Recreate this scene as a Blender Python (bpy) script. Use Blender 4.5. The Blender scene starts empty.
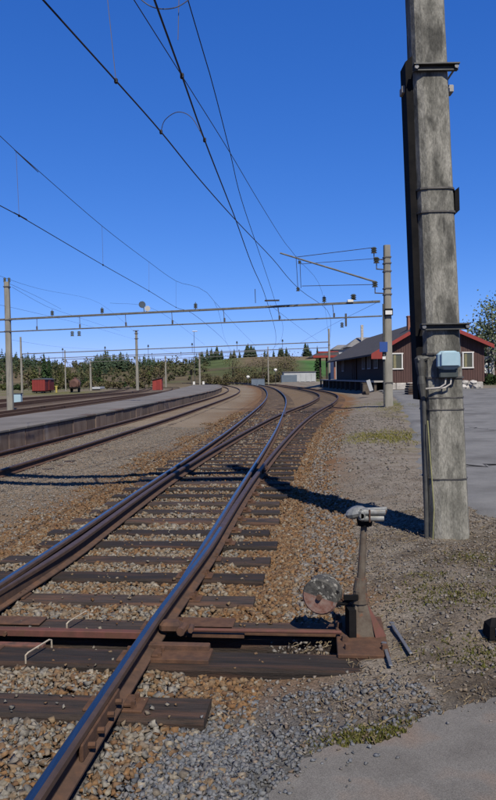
import bpy, math, random
import numpy as np
from mathutils import Matrix, Vector
random.seed(7); rng = np.random.default_rng(7)
SC = bpy.context.scene; COL = SC.collection
R_ = math.radians

# ------------------------------------------------------------------ camera, sky, sun, exposure
CAM_H, F_PX, PITCH, ROLL = 1.68, 680.0, math.atan(23/680.0), R_(1.0)
cd = bpy.data.cameras.new('camera'); cam = bpy.data.objects.new('camera', cd); COL.objects.link(cam)
cd.sensor_fit = 'VERTICAL'; cd.sensor_height = 24.0; cd.lens = F_PX/800*24
cd.clip_start = 0.05; cd.clip_end = 5000
CAM_M = Matrix.Rotation(math.pi/2-PITCH, 4, 'X') @ Matrix.Rotation(-ROLL, 4, 'Z')
cam.matrix_world = Matrix.Translation((0, 0, CAM_H)) @ CAM_M
SC.camera = cam
SUN_EL, SUN_AZ = 49.0, 163.0            # elevation, clockwise from +Y
w = bpy.data.worlds.new('World'); SC.world = w; w.use_nodes = True
nt = w.node_tree; bg = nt.nodes['Background']
sk = nt.nodes.new('ShaderNodeTexSky'); sk.sky_type = 'NISHITA'; sk.sun_disc = False
sk.sun_elevation = R_(SUN_EL); sk.sun_rotation = R_(SUN_AZ)
sk.altitude = 2200; sk.air_density = 0.9; sk.dust_density = 0.0; sk.ozone_density = 4.0   # thin clean air
# one power law per channel over the whole sky: the deep polarised blue of the photograph
EXPO, SKY = 0.6, 0.12
sep = nt.nodes.new('ShaderNodeSeparateColor'); cmb = nt.nodes.new('ShaderNodeCombineColor'); nt.links.new(sk.outputs[0], sep.inputs[0])
for i, (k, p) in enumerate(((.76, 1.2), (.71, .79), (1.16, .57))):
    m0 = nt.nodes.new('ShaderNodeMath'); m0.operation = 'MULTIPLY'; m0.inputs[1].default_value = .0942; nt.links.new(sep.outputs[i], m0.inputs[0])
    m1 = nt.nodes.new('ShaderNodeMath'); m1.operation = 'POWER'; m1.inputs[1].default_value = p; nt.links.new(m0.outputs[0], m1.inputs[0])
    m2 = nt.nodes.new('ShaderNodeMath'); m2.operation = 'MULTIPLY'; m2.inputs[1].default_value = k/(SKY*2**EXPO); nt.links.new(m1.outputs[0], m2.inputs[0])
    nt.links.new(m2.outputs[0], cmb.inputs[i])
nt.links.new(cmb.outputs[0], bg.inputs[0])
bg.inputs[1].default_value = SKY
sl = bpy.data.lights.new('sun', 'SUN'); sl.energy = 5.0; sl.angle = R_(0.53); sl.color = (1, 0.94, 0.82)
so = bpy.data.objects.new('sun', sl); COL.objects.link(so)
sdir = Vector((math.sin(R_(SUN_AZ))*math.cos(R_(SUN_EL)), math.cos(R_(SUN_AZ))*math.cos(R_(SUN_EL)), math.sin(R_(SUN_EL))))
so.rotation_euler = sdir.to_track_quat('Z', 'Y').to_euler(); so.location = (8, -20, 25)
SC.view_settings.view_transform = 'Standard'; SC.view_settings.look = 'None'
SC.view_settings.exposure = EXPO; SC.view_settings.gamma = 1.0
SC.render.engine = 'CYCLES'

# ------------------------------------------------------------------ helpers
def at(px, py, d):
    """point at depth d (metres along +Y) seen at pixel px,py of the 496x800 photograph"""
    v = CAM_M.to_3x3() @ Vector(((px-248)/F_PX, (400-py)/F_PX, -1.0))
    v = v*(d/v.y); return Vector((v.x, v.y, v.z+CAM_H))
def gp(px, py, z):
    v = CAM_M.to_3x3() @ Vector(((px-248)/F_PX, (400-py)/F_PX, -1.0))
    k = (z-CAM_H)/v.z; return Vector((v.x*k, v.y*k, z))
def sstep(a, b, x):
    t = np.clip((np.asarray(x, float)-a)/(b-a), 0, 1); return t*t*(3-2*t)
def spline(pts):
    xs = np.array([p[0] for p in pts], float); ys = np.array([p[1] for p in pts], float); n = len(xs)
    h = np.diff(xs); A = np.zeros((n, n)); r = np.zeros(n); A[0, 0] = A[-1, -1] = 1
    for i in range(1, n-1):
        A[i, i-1] = h[i-1]; A[i, i] = 2*(h[i-1]+h[i]); A[i, i+1] = h[i]
        r[i] = 6*((ys[i+1]-ys[i])/h[i]-(ys[i]-ys[i-1])/h[i-1])
    m = np.linalg.solve(A, r)
    def f(x):
        x = np.asarray(x, float); xc = np.clip(x, xs[0], xs[-1]); i = np.clip(np.searchsorted(xs, xc)-1, 0, n-2)
        a = xs[i+1]-xc; b = xc-xs[i]; hh = h[i]
        return m[i]*a**3/(6*hh)+m[i+1]*b**3/(6*hh)+(ys[i]/hh-m[i]*hh/6)*a+(ys[i+1]/hh-m[i+1]*hh/6)*b
    return f
def vnoise(x, y, seed=0):
    x = np.asarray(x, float); y = np.asarray(y, float)
    xi = np.floor(x).astype(np.int64); yi = np.floor(y).astype(np.int64); fx = x-xi; fy = y-yi
    fx = fx*fx*(3-2*fx); fy = fy*fy*(3-2*fy)
    def hsh(a, b):
        v = np.sin(a*127.1+b*311.7+seed*74.7)*43758.5453; return v-np.floor(v)
    return (hsh(xi, yi)*(1-fx)+hsh(xi+1, yi)*fx)*(1-fy)+(hsh(xi, yi+1)*(1-fx)+hsh(xi+1, yi+1)*fx)*fy
def fbm(x, y, seed=0, o=4):
    s = 0; a = .5
    for k in range(o):
        s = s+a*vnoise(x*2**k, y*2**k, seed+k); a *= .5
    return s

M = {}; ALB = .74
def mat(name, c1, c2=None, scale=4.0, rough=0.9, metal=0.0, bump=0.3, bscale=40.0, stretch=(1, 1, 1), c3=None, s3=1.0, coords='world',
        attr=None, island=None, t3=(0.5, 0.7), spec=0.3, lo=.35, hi=.65, bdist=0.01, rnd=0.0, speck=0.0, sscale=260.0):
    if name not in ('shiny_rail',):
        q_ = lambda c: tuple(v*ALB for v in c) if c else c
        c1, c3 = q_(c1), q_(c3); island = [q_(c) for c in island] if island else None
        if not attr: c2 = q_(c2)
    m = bpy.data.materials.new(name); m.use_nodes = True; t = m.node_tree; n = t.nodes; L = t.links
    b = n['Principled BSDF']; b.inputs['Roughness'].default_value = rough; b.inputs['Metallic'].default_value = metal
    b.inputs['Specular IOR Level'].default_value = spec
    if coords == 'world': src = n.new('ShaderNodeNewGeometry').outputs['Position']
    else: src = n.new('ShaderNodeTexCoord').outputs['Object']
    mp = n.new('ShaderNodeMapping'); mp.inputs['Scale'].default_value = stretch; L.new(src, mp.inputs['Vector'])
    if rnd:
        oi = n.new('ShaderNodeObjectInfo'); ml = n.new('ShaderNodeVectorMath'); ml.operation = 'SCALE'; ml.inputs[0].default_value = (37, 53, 71)
        L.new(oi.outputs['Random'], ml.inputs['Scale']); L.new(ml.outputs[0], mp.inputs['Location'])
    def noise(s, det=5):
        q = n.new('ShaderNodeTexNoise'); q.inputs['Scale'].default_value = s; q.inputs['Detail'].default_value = det
        q.inputs['Roughness'].default_value = .65; L.new(mp.outputs[0], q.inputs['Vector']); return q.outputs['Fac']
    def remap(v, a, bb):
        r = n.new('ShaderNodeMapRange'); r.inputs['From Min'].default_value = a; r.inputs['From Max'].default_value = bb; L.new(v, r.inputs['Value']); return r.outputs[0]
    def mix(f, a, bb, mode='MIX'):
        q = n.new('ShaderNodeMix'); q.data_type = 'RGBA'; q.blend_type = mode
        if isinstance(f, float): q.inputs[0].default_value = f
        else: L.new(f, q.inputs[0])
        for k, v in ((6, a), (7, bb)):
            if isinstance(v, tuple): q.inputs[k].default_value = (*v, 1)
            else: L.new(v, q.inputs[k])
        return q.outputs[2]
    col = None
    if attr:
        a = n.new('ShaderNodeAttribute'); a.attribute_name = attr; col = a.outputs['Color']
        if c2: col = mix(remap(noise(scale), lo, hi), col, c2, 'MULTIPLY')
    elif island:
        g = n.new('ShaderNodeNewGeometry'); cr = n.new('ShaderNodeValToRGB'); cr.color_ramp.interpolation = 'LINEAR'
        e = cr.color_ramp.elements; e[0].position = 0; e[0].color = (*island[0], 1); e[1].position = 1; e[1].color = (*island[-1], 1)
        for i, c in enumerate(island[1:-1]):
            q = e.new((i+1)/(len(island)-1)); q.color = (*c, 1)
        L.new(g.outputs['Random Per Island'], cr.inputs[0]); col = cr.outputs[0]
    else:
        col = mix(remap(noise(scale), lo, hi), c1, c2 if c2 else c1)
    if c3: col = mix(remap(noise(s3, 3), *t3), col, c3)
    if rnd:
        oi2 = n.new('ShaderNodeObjectInfo'); mr = n.new('ShaderNodeMapRange'); L.new(oi2.outputs['Random'], mr.inputs['Value'])
        mr.inputs['To Min'].default_value = 1-rnd; mr.inputs['To Max'].default_value = 1+rnd
        hv = n.new('ShaderNodeHueSaturation'); L.new(mr.outputs[0], hv.inputs['Value']); L.new(col, hv.inputs['Color']); col = hv.outputs[0]
    if speck:
        sp = remap(noise(sscale, 2), .3, .7); mr2 = n.new('ShaderNodeMapRange'); L.new(sp, mr2.inputs['Value'])
        mr2.inputs['To Min'].default_value = 1-speck; mr2.inputs['To Max'].default_value = 1+speck
        hv2 = n.new('ShaderNodeHueSaturation'); L.new(mr2.outputs[0], hv2.inputs['Value']); L.new(col, hv2.inputs['Color']); col = hv2.outputs[0]
    L.new(col, b.inputs['Base Color'])
    if bump:
        bp = n.new('ShaderNodeBump'); bp.inputs['Strength'].default_value = bump; bp.inputs['Distance'].default_value = bdist
        L.new(noise(bscale, 4), bp.inputs['Height']); L.new(bp.outputs[0], b.inputs['Normal'])
    M[name] = m; return m

def tag(o, label=None, cat=None, group=None, kind=None):
    for k, v in (('label', label), ('category', cat), ('group', group), ('kind', kind)):
        if v: o[k] = v
    return o
def empty(name, loc, label=None, cat=None, group=None):
    o = bpy.data.objects.new(name, None); COL.objects.link(o); o.location = loc; o.empty_display_size = .2
    return tag(o, label, cat, group)
def wloc(o):
    v = Vector(o.location)
    while o.parent: o = o.parent; v += Vector(o.location)
    return v
class MB:
    def __init__(s): s.v = []; s.f = []; s.m = []
    def add(s, vs, fs, mi=0):
        k = len(s.v); s.v += [tuple(v) for v in vs]; s.f += [tuple(i+k for i in f) for f in fs]; s.m += [mi]*len(fs); return s
    def box(s, c, size, rz=0.0, mi=0, rot=None, taper=1.0):
        hx, hy, hz = size[0]/2, size[1]/2, size[2]/2; m = rot if rot else Matrix.Rotation(rz, 3, 'Z'); c = Vector(c)
        P = []
        for z, k in ((-hz, 1.0), (hz, taper)):
            for x, y in ((-hx, -hy), (hx, -hy), (hx, hy), (-hx, hy)): P.append(c+m @ Vector((x*k, y*k, z)))
        return s.add(P, [(3, 2, 1, 0), (4, 5, 6, 7), (0, 1, 5, 4), (1, 2, 6, 5), (2, 3, 7, 6), (3, 0, 4, 7)], mi)
    def cbox(s, c, size, ch=.01, rz=0.0, mi=0, rot=None):
        """box with chamfered edges"""
        hx, hy, hz = size[0]/2, size[1]/2, size[2]/2; ch = min(ch, hx*.9, hy*.9, hz*.9)
        m = rot if rot else Matrix.Rotation(rz, 3, 'Z'); c = Vector(c); P = []
        for z, k in ((-hz, ch), (-hz+ch, 0), (hz-ch, 0), (hz, ch)):
            a, b = hx-k, hy-k
            ring = [(-a+ch, -b), (a-ch, -b), (a, -b+ch), (a, b-ch), (a-ch, b), (-a+ch, b), (-a, b-ch), (-a, -b+ch)]
            P += [c+m @ Vector((x, y, z)) for x, y in ring]
        F = [tuple(range(7, -1, -1)), tuple(range(24, 32))]
        for r in range(3):
            for i in range(8): F.append((r*8+i, r*8+(i+1) % 8, r*8+8+(i+1) % 8, r*8+8+i))
        return s.add(P, F, mi)
    def cyl(s, p0, p1, r0, r1=None, n=8, mi=0, cap=True):
        r1 = r0 if r1 is None else r1; p0 = Vector(p0); p1 = Vector(p1); d = (p1-p0).normalized()
        u = d.orthogonal().normalized(); v = d.cross(u); P = []
        for p, r in ((p0, r0), (p1, r1)):
            for i in range(n):
                a = 2*math.pi*i/n; P.append(p+u*(math.cos(a)*r)+v*(math.sin(a)*r))
        F = [(i, (i+1) % n, n+(i+1) % n, n+i) for i in range(n)]
        if cap: F += [tuple(range(n-1, -1, -1)), tuple(range(n, 2*n))]
        return s.add(P, F, mi)
    def tube(s, pts, r, n=6, mi=0):
        pts = [Vector(p) for p in pts]; P = []; u = None
        for i, p in enumerate(pts):
            d = (pts[min(i+1, len(pts)-1)]-pts[max(i-1, 0)]).normalized()
            if u is None: u = d.orthogonal().normalized()
            u = (u-d*u.dot(d)).normalized(); v = d.cross(u); rr = r[i] if isinstance(r, (list, tuple)) else r
            for k in range(n):
                a = 2*math.pi*k/n; P.append(p+u*(math.cos(a)*rr)+v*(math.sin(a)*rr))
        F = [(i*n+k, i*n+(k+1) % n, (i+1)*n+(k+1) % n, (i+1)*n+k) for i in range(len(pts)-1) for k in range(n)]
        F += [tuple(range(n-1, -1, -1)), tuple(range((len(pts)-1)*n, len(pts)*n))]
        return s.add(P, F, mi)
    def prism(s, poly, z0, z1, mi=0):
        n = len(poly); P = [(x, y, z0) for x, y in poly]+[(x, y, z1) for x, y in poly]
        return s.add(P, [tuple(range(n-1, -1, -1)), tuple(range(n, 2*n))]+[(i, (i+1) % n, n+(i+1) % n, n+i) for i in range(n)], mi)
    def build(s, name, mats, parent=None, smooth=False):
        me = bpy.data.meshes.new(name); off = wloc(parent) if parent else Vector((0, 0, 0))
        me.from_pydata([(v[0]-off.x, v[1]-off.y, v[2]-off.z) for v in s.v], [], s.f)
        for x in (mats if isinstance(mats, (list, tuple)) else [mats]): me.materials.append(M[x])
        me.polygons.foreach_set('material_index', s.m)
        if smooth: me.polygons.foreach_set('use_smooth', [True]*len(s.f))
        me.update(); o = bpy.data.objects.new(name, me); COL.objects.link(o); o.parent = parent; return o
def npmesh(name, V, Fc, mname, parent=None, smooth=False, colors=None):
    """fast mesh from numpy arrays; Fc is (n,k)"""
    me = bpy.data.meshes.new(name); V = np.asarray(V, np.float32); Fc = np.asarray(Fc, np.int32); n, k = Fc.shape
    me.vertices.add(len(V)); me.vertices.foreach_set('co', V.ravel()); me.loops.add(n*k); me.loops.foreach_set('vertex_index', Fc.ravel())
    me.polygons.add(n); me.polygons.foreach_set('loop_start', np.arange(0, n*k, k, dtype=np.int32)); me.polygons.foreach_set('loop_total', np.full(n, k, np.int32))
    if smooth: me.polygons.foreach_set('use_smooth', np.ones(n, bool))
    me.update(calc_edges=True); me.validate()
    if colors is not None:
        ca = me.color_attributes.new('Col', 'FLOAT_COLOR', 'POINT'); ca.data.foreach_set('color', np.c_[colors, np.ones(len(colors))].astype(np.float32).ravel())
    me.materials.append(M[mname]); o = bpy.data.objects.new(name, me); COL.objects.link(o); o.parent = parent; return o
def copy_tree(o, parent=None):
    c = o.copy(); COL.objects.link(c); c.parent = parent
    for ch in list(o.children): copy_tree(ch, c)
    return c

# ------------------------------------------------------------------ materials
mat('ground', None, (.7, .66, .6), scale=14, speck=.45, sscale=75, attr='Col', rough=.95, bump=.7, bscale=38, bdist=.03, lo=.3, hi=.7, spec=.15)
mat('hill', None, (.6, .6, .6), scale=.06, attr='Col', rough=1, bump=0, spec=.1)
mat('asphalt', (.13, .127, .123), (.17, .165, .158), scale=1.2, speck=.25, sscale=120, rough=.93, bump=.5, bscale=160, c3=(.09, .085, .08), s3=.55, t3=(.5, .68), bdist=.006, spec=.25)
mat('slab_asphalt', (.115, .106, .096), (.16, .149, .136), scale=3.2, speck=.38, sscale=230, rough=.93, bump=.55, bscale=190, c3=(.165, .112, .08), s3=1.6, t3=(.5, .68), bdist=.006, spec=.2)
mat('platform_top', (.125, .112, .10), (.165, .15, .137), scale=.6, rough=.95, bump=.3, bscale=60, c3=(.10, .088, .076), s3=.35, t3=(.45, .7))
mat('platform_edge', (.085, .055, .043), (.15, .112, .09), scale=2.5, rough=.95, bump=.5, bscale=30, stretch=(1, 1, .35), c3=(.2, .17, .15), s3=1.6, t3=(.6, .75), rnd=.25)
mat('sleeper', (.015, .011, .009), (.042, .03, .024), scale=5, rough=.88, bump=.9, bscale=22, stretch=(.6, 7, 7), coords='obj', c3=(.085, .043, .026), s3=2.0, t3=(.5, .7), rnd=.5, bdist=.012)
mat('rust', (.06, .029, .017), (.10, .05, .028), scale=14, rough=.92, bump=.5, bscale=90, c3=(.055, .03, .02), s3=6, t3=(.5, .65), bdist=.004)
mat('rust_dark', (.05, .028, .02), (.1, .05, .03), scale=14, rough=.9, bump=.5, bscale=90, bdist=.004)
mat('worn_rail', (.10, .065, .05), (.07, .048, .04), scale=9, rough=.55, metal=.35, bump=.1, bscale=60)
mat('rail_side', (.055, .032, .022), (.09, .05, .032), scale=11, rough=.9, bump=.4, bscale=70, c3=(.11, .055, .03), s3=5, t3=(.55, .7), bdist=.003)
mat('shiny_rail', (.32, .27, .23), (.22, .19, .165), scale=5, rough=.27, metal=1.0, bump=.05, bscale=40, stretch=(8, .4, 1), spec=.5)
mat('red_bar', (.115, .042, .032), (.08, .034, .025), scale=12, rough=.8, bump=.3, bscale=70, c3=(.09, .04, .025), s3=9, t3=(.5, .62), bdist=.003)
mat('red_plate', (.15, .06, .042), (.09, .045, .033), scale=10, rough=.85, bump=.4, bscale=70, c3=(.06, .035, .025), s3=5, t3=(.5, .65), bdist=.003)
mat('pale_rod', (.38, .33, .26), (.26, .21, .155), scale=30, rough=.6, bump=0)
mat('concrete', (.125, .12, .102), (.25, .238, .205), scale=8, rough=.95, bump=.8, bscale=75, stretch=(1, 1, .34), c3=(.06, .058, .05), s3=5, t3=(.5, .64), bdist=.009, speck=.3, sscale=70, lo=.38, hi=.62)
mat('concrete_far', (.18, .17, .145), (.25, .235, .2), scale=3, rough=.95, bump=.2, bscale=30, stretch=(1, 1, .3))
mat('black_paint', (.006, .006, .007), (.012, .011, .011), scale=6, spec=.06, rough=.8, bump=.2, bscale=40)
mat('steel_dark', (.07, .065, .06), (.12, .11, .1), scale=14, rough=.6, metal=.4, bump=.15, bscale=60)
mat('steel_grey', (.13, .13, .135), (.2, .2, .2), scale=18, rough=.5, metal=.45, bump=.2, bscale=60, bdist=.003)
mat('galv', (.055, .055, .052), (.1, .098, .092), scale=5, rough=.65, metal=.3, bump=.1)
mat('handle_metal', (.15, .155, .15), (.25, .25, .24), scale=16, rough=.45, metal=.3, bump=.3, bscale=40, c3=(.16, .15, .13), s3=11, t3=(.52, .66), bdist=.004)
mat('lever_paint', (.11, .09, .068), (.07, .05, .036), scale=16, rough=.8, bump=.3, bscale=70, c3=(.14, .06, .03), s3=9, t3=(.55, .68), bdist=.003)
mat('weight_black', (.028, .026, .023), (.085, .08, .07), scale=30, rough=.85, bump=.6, bscale=60, c3=(.26, .245, .21), s3=26, t3=(.57, .64), bdist=.004)
mat('weight_red', (.15, .06, .04), (.24, .16, .13), scale=22, rough=.85, bump=.6, bscale=60, c3=(.2, .17, .15), s3=15, t3=(.55, .66), bdist=.004)
mat('pale_blue', (.27, .40, .46), (.31, .43, .49), scale=9, rough=.55, bump=.05)
mat('dark_teal', (.03, .04, .04), (.05, .06, .06), scale=9, rough=.6, bump=.05)
mat('yellow_wire', (.3, .28, .13), (.22, .22, .1), scale=20, rough=.6, bump=0)
mat('wire', (.035, .03, .03), rough=.6, metal=.3, bump=0)
mat('wire_thin', (.07, .06, .06), rough=.6, metal=.3, bump=0)
mat('beam', (.1, .098, .088), (.16, .155, .14), scale=4, rough=.75, metal=.2, bump=.1)
mat('porcelain', (.035, .05, .04), (.05, .045, .03), scale=9, rough=.25, bump=0, spec=.5)
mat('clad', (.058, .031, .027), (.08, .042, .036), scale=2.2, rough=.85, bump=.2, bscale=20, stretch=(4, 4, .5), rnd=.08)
mat('clad_dark', (.024, .015, .013), (.036, .021, .018), scale=2.2, rough=.85, bump=.2, bscale=20, stretch=(4, 4, .5))  # darker copy of clad: shade of the track-side facade put into its colour
mat('red_trim', (.24, .03, .024), (.2, .028, .022), scale=2, rough=.7, bump=.1)
mat('roof', (.036, .032, .032), (.058, .052, .05), scale=1.5, rough=.9, bump=.3, bscale=8)
mat('roof_grey', (.14, .135, .13), (.19, .185, .18), scale=1.2, rough=.9, bump=.2, bscale=8)
mat('white', (.6, .59, .56), (.54, .53, .5), scale=3, rough=.6, bump=.05)
mat('off_white', (.3, .31, .32), (.37, .38, .39), scale=.6, rough=.7, bump=.05)
mat('stone_pale', (.30, .28, .25), (.48, .45, .42), scale=3, rough=.95, bump=.6, bscale=18, rnd=.25)
mat('brick', (.22, .09, .06), (.28, .12, .08), scale=6, rough=.9, bump=.3, bscale=30)
mat('glass', (.02, .025, .03), rough=.08, bump=0, spec=.6)
mat('glass_olive', (.06, .06, .03), rough=.08, bump=0, spec=.6)
mat('curtain', (.14, .13, .07), (.2, .18, .1), scale=4, rough=.8, bump=0)
mat('deck', (.26, .24, .22), (.34, .32, .29), scale=2, rough=.9, bump=.2)
mat('blue_sign', (.02, .06, .22), rough=.5, bump=0)
mat('wagon_red', (.2, .024, .02), (.16, .02, .018), scale=1.2, rough=.75, bump=.1, bscale=6)
mat('wagon_brown', (.08, .04, .032), (.12, .06, .045), scale=1.2, rough=.8, bump=.2, bscale=6)
mat('yellow', (.36, .29, .07), rough=.6, bump=0)
mat('hut_red', (.26, .035, .028), (.2, .03, .025), scale=1.2, rough=.8, bump=.1)
mat('cab_blue', (.3, .42, .48), rough=.6, bump=0)
mat('slate_blue', (.09, .12, .16), (.12, .15, .19), scale=.8, rough=.7, bump=0)
mat('bark', (.06, .045, .035), (.1, .08, .06), scale=4, rough=.95, bump=.3, bscale=20)
mat('birch_bark', (.4, .38, .35), (.2, .18, .16), scale=4, rough=.9, bump=.1)
GS = lambda *c: list(c)
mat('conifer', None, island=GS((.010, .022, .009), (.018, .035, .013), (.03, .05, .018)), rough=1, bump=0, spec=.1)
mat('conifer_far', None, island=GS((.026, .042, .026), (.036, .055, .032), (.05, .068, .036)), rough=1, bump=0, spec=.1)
mat('far_broadleaf', None, island=GS((.055, .06, .03), (.08, .075, .04), (.06, .075, .03), (.095, .08, .05)), rough=1, bump=0, spec=.1)
mat('bare_bush', None, island=GS((.075, .06, .04), (.11, .09, .05), (.085, .095, .035)), rough=1, bump=0, spec=.1)
mat('olive_bush', None, island=GS((.05, .06, .02), (.08, .09, .03), (.10, .085, .045)), rough=1, bump=0, spec=.1)
mat('green_leaf', None, island=GS((.08, .105, .055), (.13, .16, .085), (.17, .19, .12)), rough=.9, bump=0, spec=.15)
mat('dark_leaf', None, island=GS((.015, .03, .012), (.03, .05, .018), (.04, .065, .022)), rough=.9, bump=0, spec=.15)
mat('grass', None, island=GS((.08, .085, .02), (.13, .13, .03), (.17, .15, .05), (.2, .165, .075)), rough=1, bump=0, spec=.1)
mat('moss', None, island=GS((.055, .06, .014), (.085, .085, .022), (.10, .088, .03)), rough=1, bump=0, spec=.1)
mat('litter', None, island=GS((.05, .035, .022), (.1, .075, .05), (.2, .16, .1), (.07, .045, .03)), rough=1, bump=0, spec=.1)
ALB *= .86
BR = dict(speck=.3, sscale=55, rough=.92, bump=.35, bscale=70, bdist=.004, spec=.2)
mat('stone_rusty', None, island=GS((.095, .05, .024), (.16, .086, .038), (.195, .112, .052), (.14, .088, .05), (.2, .142, .085), (.12, .064, .033), (.17, .11, .062)), **BR)
mat('stone_tan', None, island=GS((.19, .16, .12), (.15, .1, .058), (.23, .2, .155), (.16, .138, .108), (.26, .23, .185), (.17, .115, .068), (.13, .112, .09)), **BR)
mat('stone_grey', None, island=GS((.15, .137, .118), (.21, .193, .165), (.14, .098, .062), (.18, .17, .155), (.12, .112, .1), (.24, .22, .187), (.15, .105, .065)), **BR)
mat('stone_blue', None, island=GS((.085, .09, .1), (.125, .132, .145), (.15, .155, .165), (.1, .098, .098), (.18, .182, .19), (.13, .095, .07)), **BR)
mat('stone_dirt', None, island=GS((.13, .115, .098), (.19, .172, .15), (.16, .125, .095), (.23, .21, .19), (.1, .085, .07)), **BR)
ALB /= .86

# ------------------------------------------------------------------ track geometry (plan view, x as a function of y)
XR = spline([(-6, -1.74), (3, -.865), (6, -.55), (10, -.18), (14, .2), (21, .83), (30, 1.52), (40, 2.22), (54, 2.98), (74, 3.58), (100, 3.85), (135, 3.1), (170, .8), (210, -4.5), (250, -12)])
def slope(f, y): return (f(np.asarray(y)+.05)-f(np.asarray(y)-.05))/.1
_far2 = spline([(36, float(XR(36))+.07+30**2/450), (40, 4.86), (47, 6.1), (55, 7.3), (62, 7.98), (70, 8.38), (80, 8.48), (95, 8.25), (115, 7.6), (135, 6.7), (165, 4.4), (210, -2), (250, -9)])
def XR2(y):
    y = np.asarray(y, float)
    near = XR(y)+.068*sstep(4.6, 7.2, y)+np.clip(y-6, 0, None)**2/450
    t = sstep(36, 42, y); return near*(1-t)+_far2(np.clip(y, 36, None))*t
G = 1.505
def offs(f, d):
    def g(y):
        y = np.asarray(y, float); s = slope(f, y); return f(y+d*s/np.sqrt(1+s*s)*0)+d*np.sqrt(1+s*s)
    return g
XL = offs(XR, -G)
_l2 = offs(XR2, -G)
def XL2(y): return _l2(y)+.085*(1-sstep(5.5, 13, y))
XP = spline([(-8, -6.2), (5, -5.35), (13, -4.74), (17, -4.36), (21.6, -3.97), (27, -3.52), (36.75, -2.88), (50.75, -2.05), (68, -1.25), (89, -1.05), (117, -2.3), (150, -5.3), (200, -13), (250, -24)])
XPL = offs(XP, -G)
XN1 = spline([(10, -13.9), (35, -12.5), (50, -11.9), (75, -11.3), (100, -11.6), (130, -13.2), (170, -17.5), (220, -27), (260, -38)])
XN2 = spline([(10, -19.4), (46, -17.2), (66, -16.7), (90, -16.7), (120, -18.3), (160, -22.5), (220, -35), (260, -47)])
XN3 = spline([(10, -25.5), (46, -22.5), (66, -21.6), (90, -21.5), (120, -23.3), (160, -28), (220, -41), (260, -54)])
PROF = [(-.0335, -.008), (-.025, 0), (.009, 0), (.025, -.001), (.0335, -.008), (.0335, -.036), (.009, -.05), (.008, -.118), (.0625, -.135), (.0625, -.146), (-.0625, -.146), (-.0625, -.135), (-.008, -.118), (-.009, -.05), (-.0335, -.036)]
def ysamp(a, b):
    ys = [a]
    while ys[-1] < b: ys.append(min(b, ys[-1]+max(.35, ys[-1]*.03)))
    return np.array(ys)
def rail(f, y0, y1, parent, top='shiny_rail', side='rail_side', tip=None, z=0.0, name='rail', label=None):
    mb = MB(); ys = ysamp(y0, y1); P = []; n = len(PROF)
    for y in ys:
        s = float(slope(f, y)); l = math.hypot(1, s); nx, ny = 1/l, -s/l; x = float(f(y))
        k = 1.0; sh = 0
        if tip:
            k = .12+.88*float(sstep(tip, tip+2.2, y)); sh = 0
        for u, v in PROF:
            uu = u*k if v > -.06 else u*(.4+.6*k)
            P.append((x+nx*(uu+sh), y+ny*(uu+sh), z+v-(0.002 if tip else 0)))
    F = []; mi = []
    for i in range(len(ys)-1):
        for j in range(n):
            F.append((i*n+j, i*n+(j+1) % n, (i+1)*n+(j+1) % n, (i+1)*n+j)); mi.append(1 if j == 1 else (2 if j in (0, 2, 3) else 0))
    F += [tuple(range(n)), tuple(range((len(ys)-1)*n, len(ys)*n))[::-1]]; mi += [0, 0]
    mb.v = P; mb.f = [f_[::-1] for f_ in F]; mb.m = mi
    o = mb.build(name, [side, top, 'worn_rail'], parent)
    if label: o['label'] = label
    return o

# ------------------------------------------------------------------ ground
LEV = np.array([.77, 4.7])
def right_edge(y): return np.where(np.asarray(y) < 60, np.maximum(XR(y), XR2(y)), XR2(y))
def gz(x, y):
    x = np.asarray(x, float); y = np.asarray(y, float)
    re_ = right_edge(y); d = x-re_
    z = np.full(np.broadcast(x, y).shape, -.225)
    z = z+.2*sstep(.65, 2.4, d)                                     # bank up to the yard
    z = z+.38*sstep(14, 58, y)*sstep(2.0, 4.5, d)
    dp = np.minimum(np.abs(x-XP(y)), np.abs(x-XPL(y)))
    z = z+.07*sstep(2.2, .6, np.abs(x-(XP(y)-.75)))*(d < 0)
    z = z-.45*sstep(60, 130, y)*sstep(-9, -14, x)
    z = z-.9*sstep(150, 240, y)
    z = z-.075*sstep(4.9, 4.0, y)*sstep(.7, 1.4, x)
    z = z-.055*np.exp(-((x-.9)/.42)**2-((y-4.7)/.5)**2)
    rough = (fbm(x*2.2, y*2.2, 3)-.47)*.05+(fbm(x*9, y*9, 11, 3)-.44)*.025
    z = z+rough*np.clip(1.2-y/60, .1, 1)
    return z
# the shallow open crib between the two lever timbers is dug out further down (trench)
NT0 = 4.43; NT1 = 5.02
def tie_line(yc):
    s = float(slope(XR, yc)); l = math.hypot(1, s); return (1/l, -s/l)           # unit vector along a sleeper, to the right
def track_s(x, y):
    """distance along the track (as the y where the sleeper line through x,y meets rail R)"""
    s = slope(XR, y); return y+s*(x-XR(y))
xs = np.unique(np.concatenate([np.arange(-9, 9.01, .1), -9-np.cumsum(np.geomspace(.15, 90, 46)), 9+np.cumsum(np.geomspace(.15, 90, 46))]))
ys = np.unique(np.concatenate([np.arange(1, 26, .1), 26+np.cumsum(np.geomspace(.15, 40, 62)), [-40, -15, -5, -2, -.5, .3]]))
X, Y = np.meshgrid(xs, ys); Z = gz(X, Y)
ts = track_s(X, Y); inx = (X > XL(Y)-.75) & (X < XR(Y)+1.32)
Z = np.where((ts > NT0+.1) & (ts < NT1-.1) & inx, Z-.2, Z)
d = X-right_edge(Y); dl = XL(Y)-X; n1 = fbm(X*1.1, Y*1.1, 21); n2 = fbm(X*4, Y*4, 31)
def C(r, g, b): return np.array([r, g, b])
colr = np.zeros(X.shape+(3,)); colr[:] = C(.19, .145, .1)
def blend(c, w): colr[:] = colr*(1-w[..., None])+c*w[..., None]
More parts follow.
